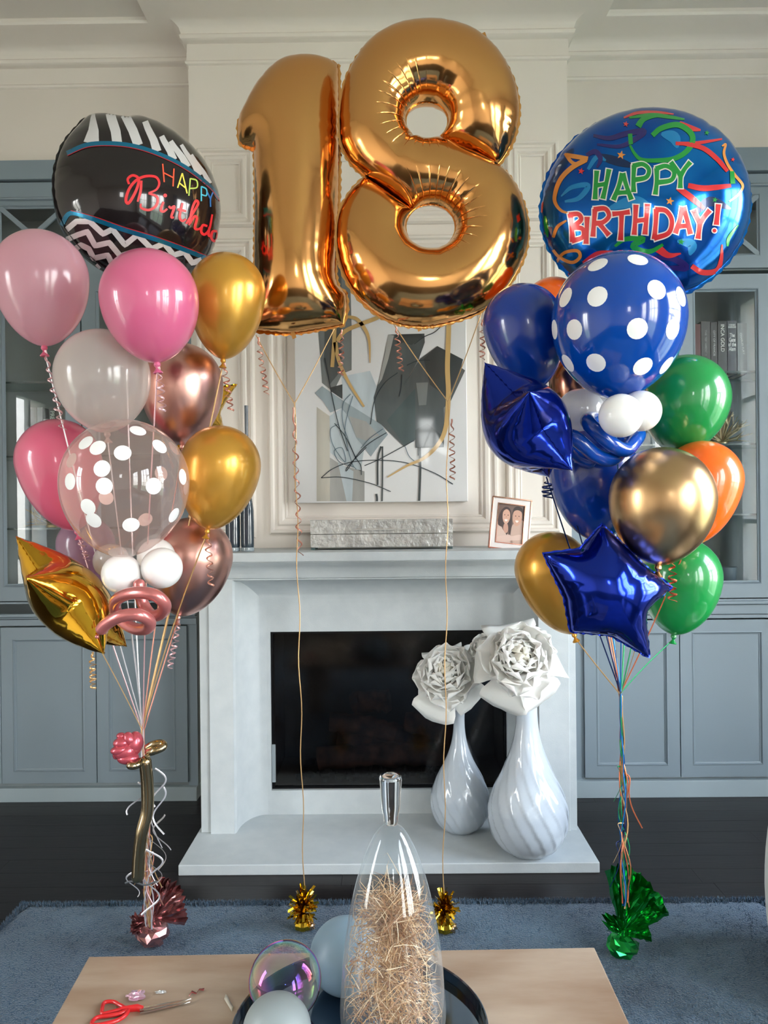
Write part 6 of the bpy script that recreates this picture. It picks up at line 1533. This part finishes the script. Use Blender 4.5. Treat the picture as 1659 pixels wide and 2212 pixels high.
# branching corals
def coral(label, px, zb_, Yc, R, col, seed, n=46):
    c = at(px, 1000, Yc); T = thing('coral_ornament', label, 'ornament', (c.x, Yc, zb_)); rnd = random.Random(seed); m = mat('coral_metal_%d' % seed, col, .3, metal=.8)
    b = MB()
    for k_ in range(n):
        th_, ph = rnd.uniform(0, 6.283), rnd.uniform(.0, 1.5); d = Vector((math.cos(th_)*math.cos(ph), math.sin(th_)*math.cos(ph)*.6, math.sin(ph)))
        p0 = Vector((c.x, Yc, zb_+.015)); p1 = p0+d*R*rnd.uniform(.5, .8); d2 = (d+Vector((rnd.uniform(-.7, .7), rnd.uniform(-.5, .5), rnd.uniform(-.5, .7)))).normalized(); p2 = p1+d2*R*.4
        p2.z = max(p2.z, zb_+.006); b.tube([p0, p1, p2], [.005, .0038, .0014], 5)
        d3 = (d+Vector((rnd.uniform(-.8, .8), 0, rnd.uniform(-.2, .9)))).normalized(); p3 = p1+d3*R*.3; p3.z = max(p3.z, zb_+.006); b.tube([p1, p3], [.0034, .0012], 5)
    b.build('branches', m, T)
    MB().lathe([(1e-5, 0), (.035, 0), (.033, .012), (.012, .020), (1e-5, .021)], 20, (c.x, Yc, zb_)).build('base', m, T)
coral('silver gold coral ornament on the middle right cabinet shelf', 1560, zsh(958, 1560), CYF+.14, .17, (200, 186, 150), 3, 60)
coral('dull gold coral ornament on the lower left cabinet shelf', 112, zsh(1142, 120), CYF+.14, .15, (168, 146, 104), 4, 60)
b = MB(); zb_ = zsh(1276, 1560)-.003; c = Vector((X(1570, CYF+.14, 1220), CYF+.14, zb_)); b.lathe([(1e-5, 0), (.040, 0), (.045, .01), (.052, .10), (.054, .115), (.050, .115), (.046, .1), (.04, .02), (1e-5, .015)], 32, c, cap=False); b.origin = c
tag(b.build('cachepot', mat('grey_glazed_pot', (96, 108, 116), .3, coat=.5), None), 'small grey pot at the bottom of the right glazed cabinet', 'pot')
# ================================================================== WHITE ARMCHAIR AT THE RIGHT EDGE
ch = thing('armchair', 'white upholstered tub armchair cut off by the right edge', 'armchair', (X(1655, 2.5, 1900)+.40, 2.35, 0.02))
M_ch = mat('white_upholstery', (206, 208, 206), .85, bump=.15, bscale=260, sheen=.3)
cc = Vector((X(1651, 2.45, 1930)+.380, 2.35, 0)); b = MB(); vs = []; nA, nZ = 40, 10
for j in range(nZ+1):
    t = j/nZ; z = .085+.60*t; rr = .385-.045*(abs(t-.42)/.58)**2
    for i in range(nA+1):
        a = math.pi*(.28+1.44*i/nA)-math.pi/2+R_(20)
        vs.append(cc+Vector((math.cos(a)*rr*-1, math.sin(a)*rr, z)))
b.add(vs, [(j*(nA+1)+i, j*(nA+1)+i+1, (j+1)*(nA+1)+i+1, (j+1)*(nA+1)+i) for j in range(nZ) for i in range(nA)])
o = b.build('shell', M_ch, ch); s_ = o.modifiers.new('thickness', 'SOLIDIFY'); s_.thickness = .09; s_.offset = -1 
MB().lathe([(1e-5, .10), (.25, .10), (.265, .13), (.27, .36), (.25, .42), (1e-5, .44)], 40, cc).build('seat', M_ch, ch)
for a in (45, 135, 225, 315): MB().lathe([(.012, .022), (.02, .10)], 12, cc+Vector((math.cos(R_(a))*.22, math.sin(R_(a))*.22, 0))).build('leg', mat('dark_wood_leg', (40, 28, 24), .4), ch)
# palms outside the big windows
M_palm = mat('palm_green', (52, 92, 44), .5); M_trunk = mat('palm_trunk', (104, 84, 64), .9, noise=.3)
def palm(label, x, y, h, seed):
    T = thing('palm_tree', label, 'tree', (x, y, -.6), 'palm trees outside the windows'); rnd = random.Random(seed)
    MB().tube([(x, y, -.6), (x+.05, y, h*.5-.6), (x, y+.05, h-.6)], [.14, .11, .09], 10).build('trunk', M_trunk, T)
    for k_ in range(16):
        a = 2*math.pi*k_/16+rnd.uniform(-.2, .2); d = Vector((math.cos(a), math.sin(a), 0)); L_ = 1.3*rnd.uniform(.85, 1.1); b = MB(); top_ = Vector((x, y+.05, h-.62)); spine = [top_+d*L_*t+Vector((0, 0, L_*(.55*t-.95*t*t))) for t in [i/12 for i in range(13)]]
        s = d.cross(Vector((0, 0, 1)))
        for i in range(1, 13):
            for sg in (-1, 1):
                p = spine[i]; e = p+s*sg*.32*(1-.5*i/12)+d*.15+Vector((0, 0, -.12)); w = d*.018
                b.add([p-w, p+w, e], [(0, 1, 2)])
        b.tube(spine, .008, 5); b.keepn = True; b.build('frond', M_palm, T, smooth=False)
palm('palm tree outside the right hand window, nearer the fireplace', 5.4, 1.2, 3.0, 1); palm('palm tree outside the right hand window, farther into the garden', 6.2, -1.2, 3.6, 2)
struct(MB().box(-12, 14, -14, 12, -.9, -.62).build('ground_outside', mat('garden_ground', (120, 128, 96), .9), smooth=False))
# ================================================================== TIDY
for o in bpy.data.objects:
    if '_o' in o: del o['_o']
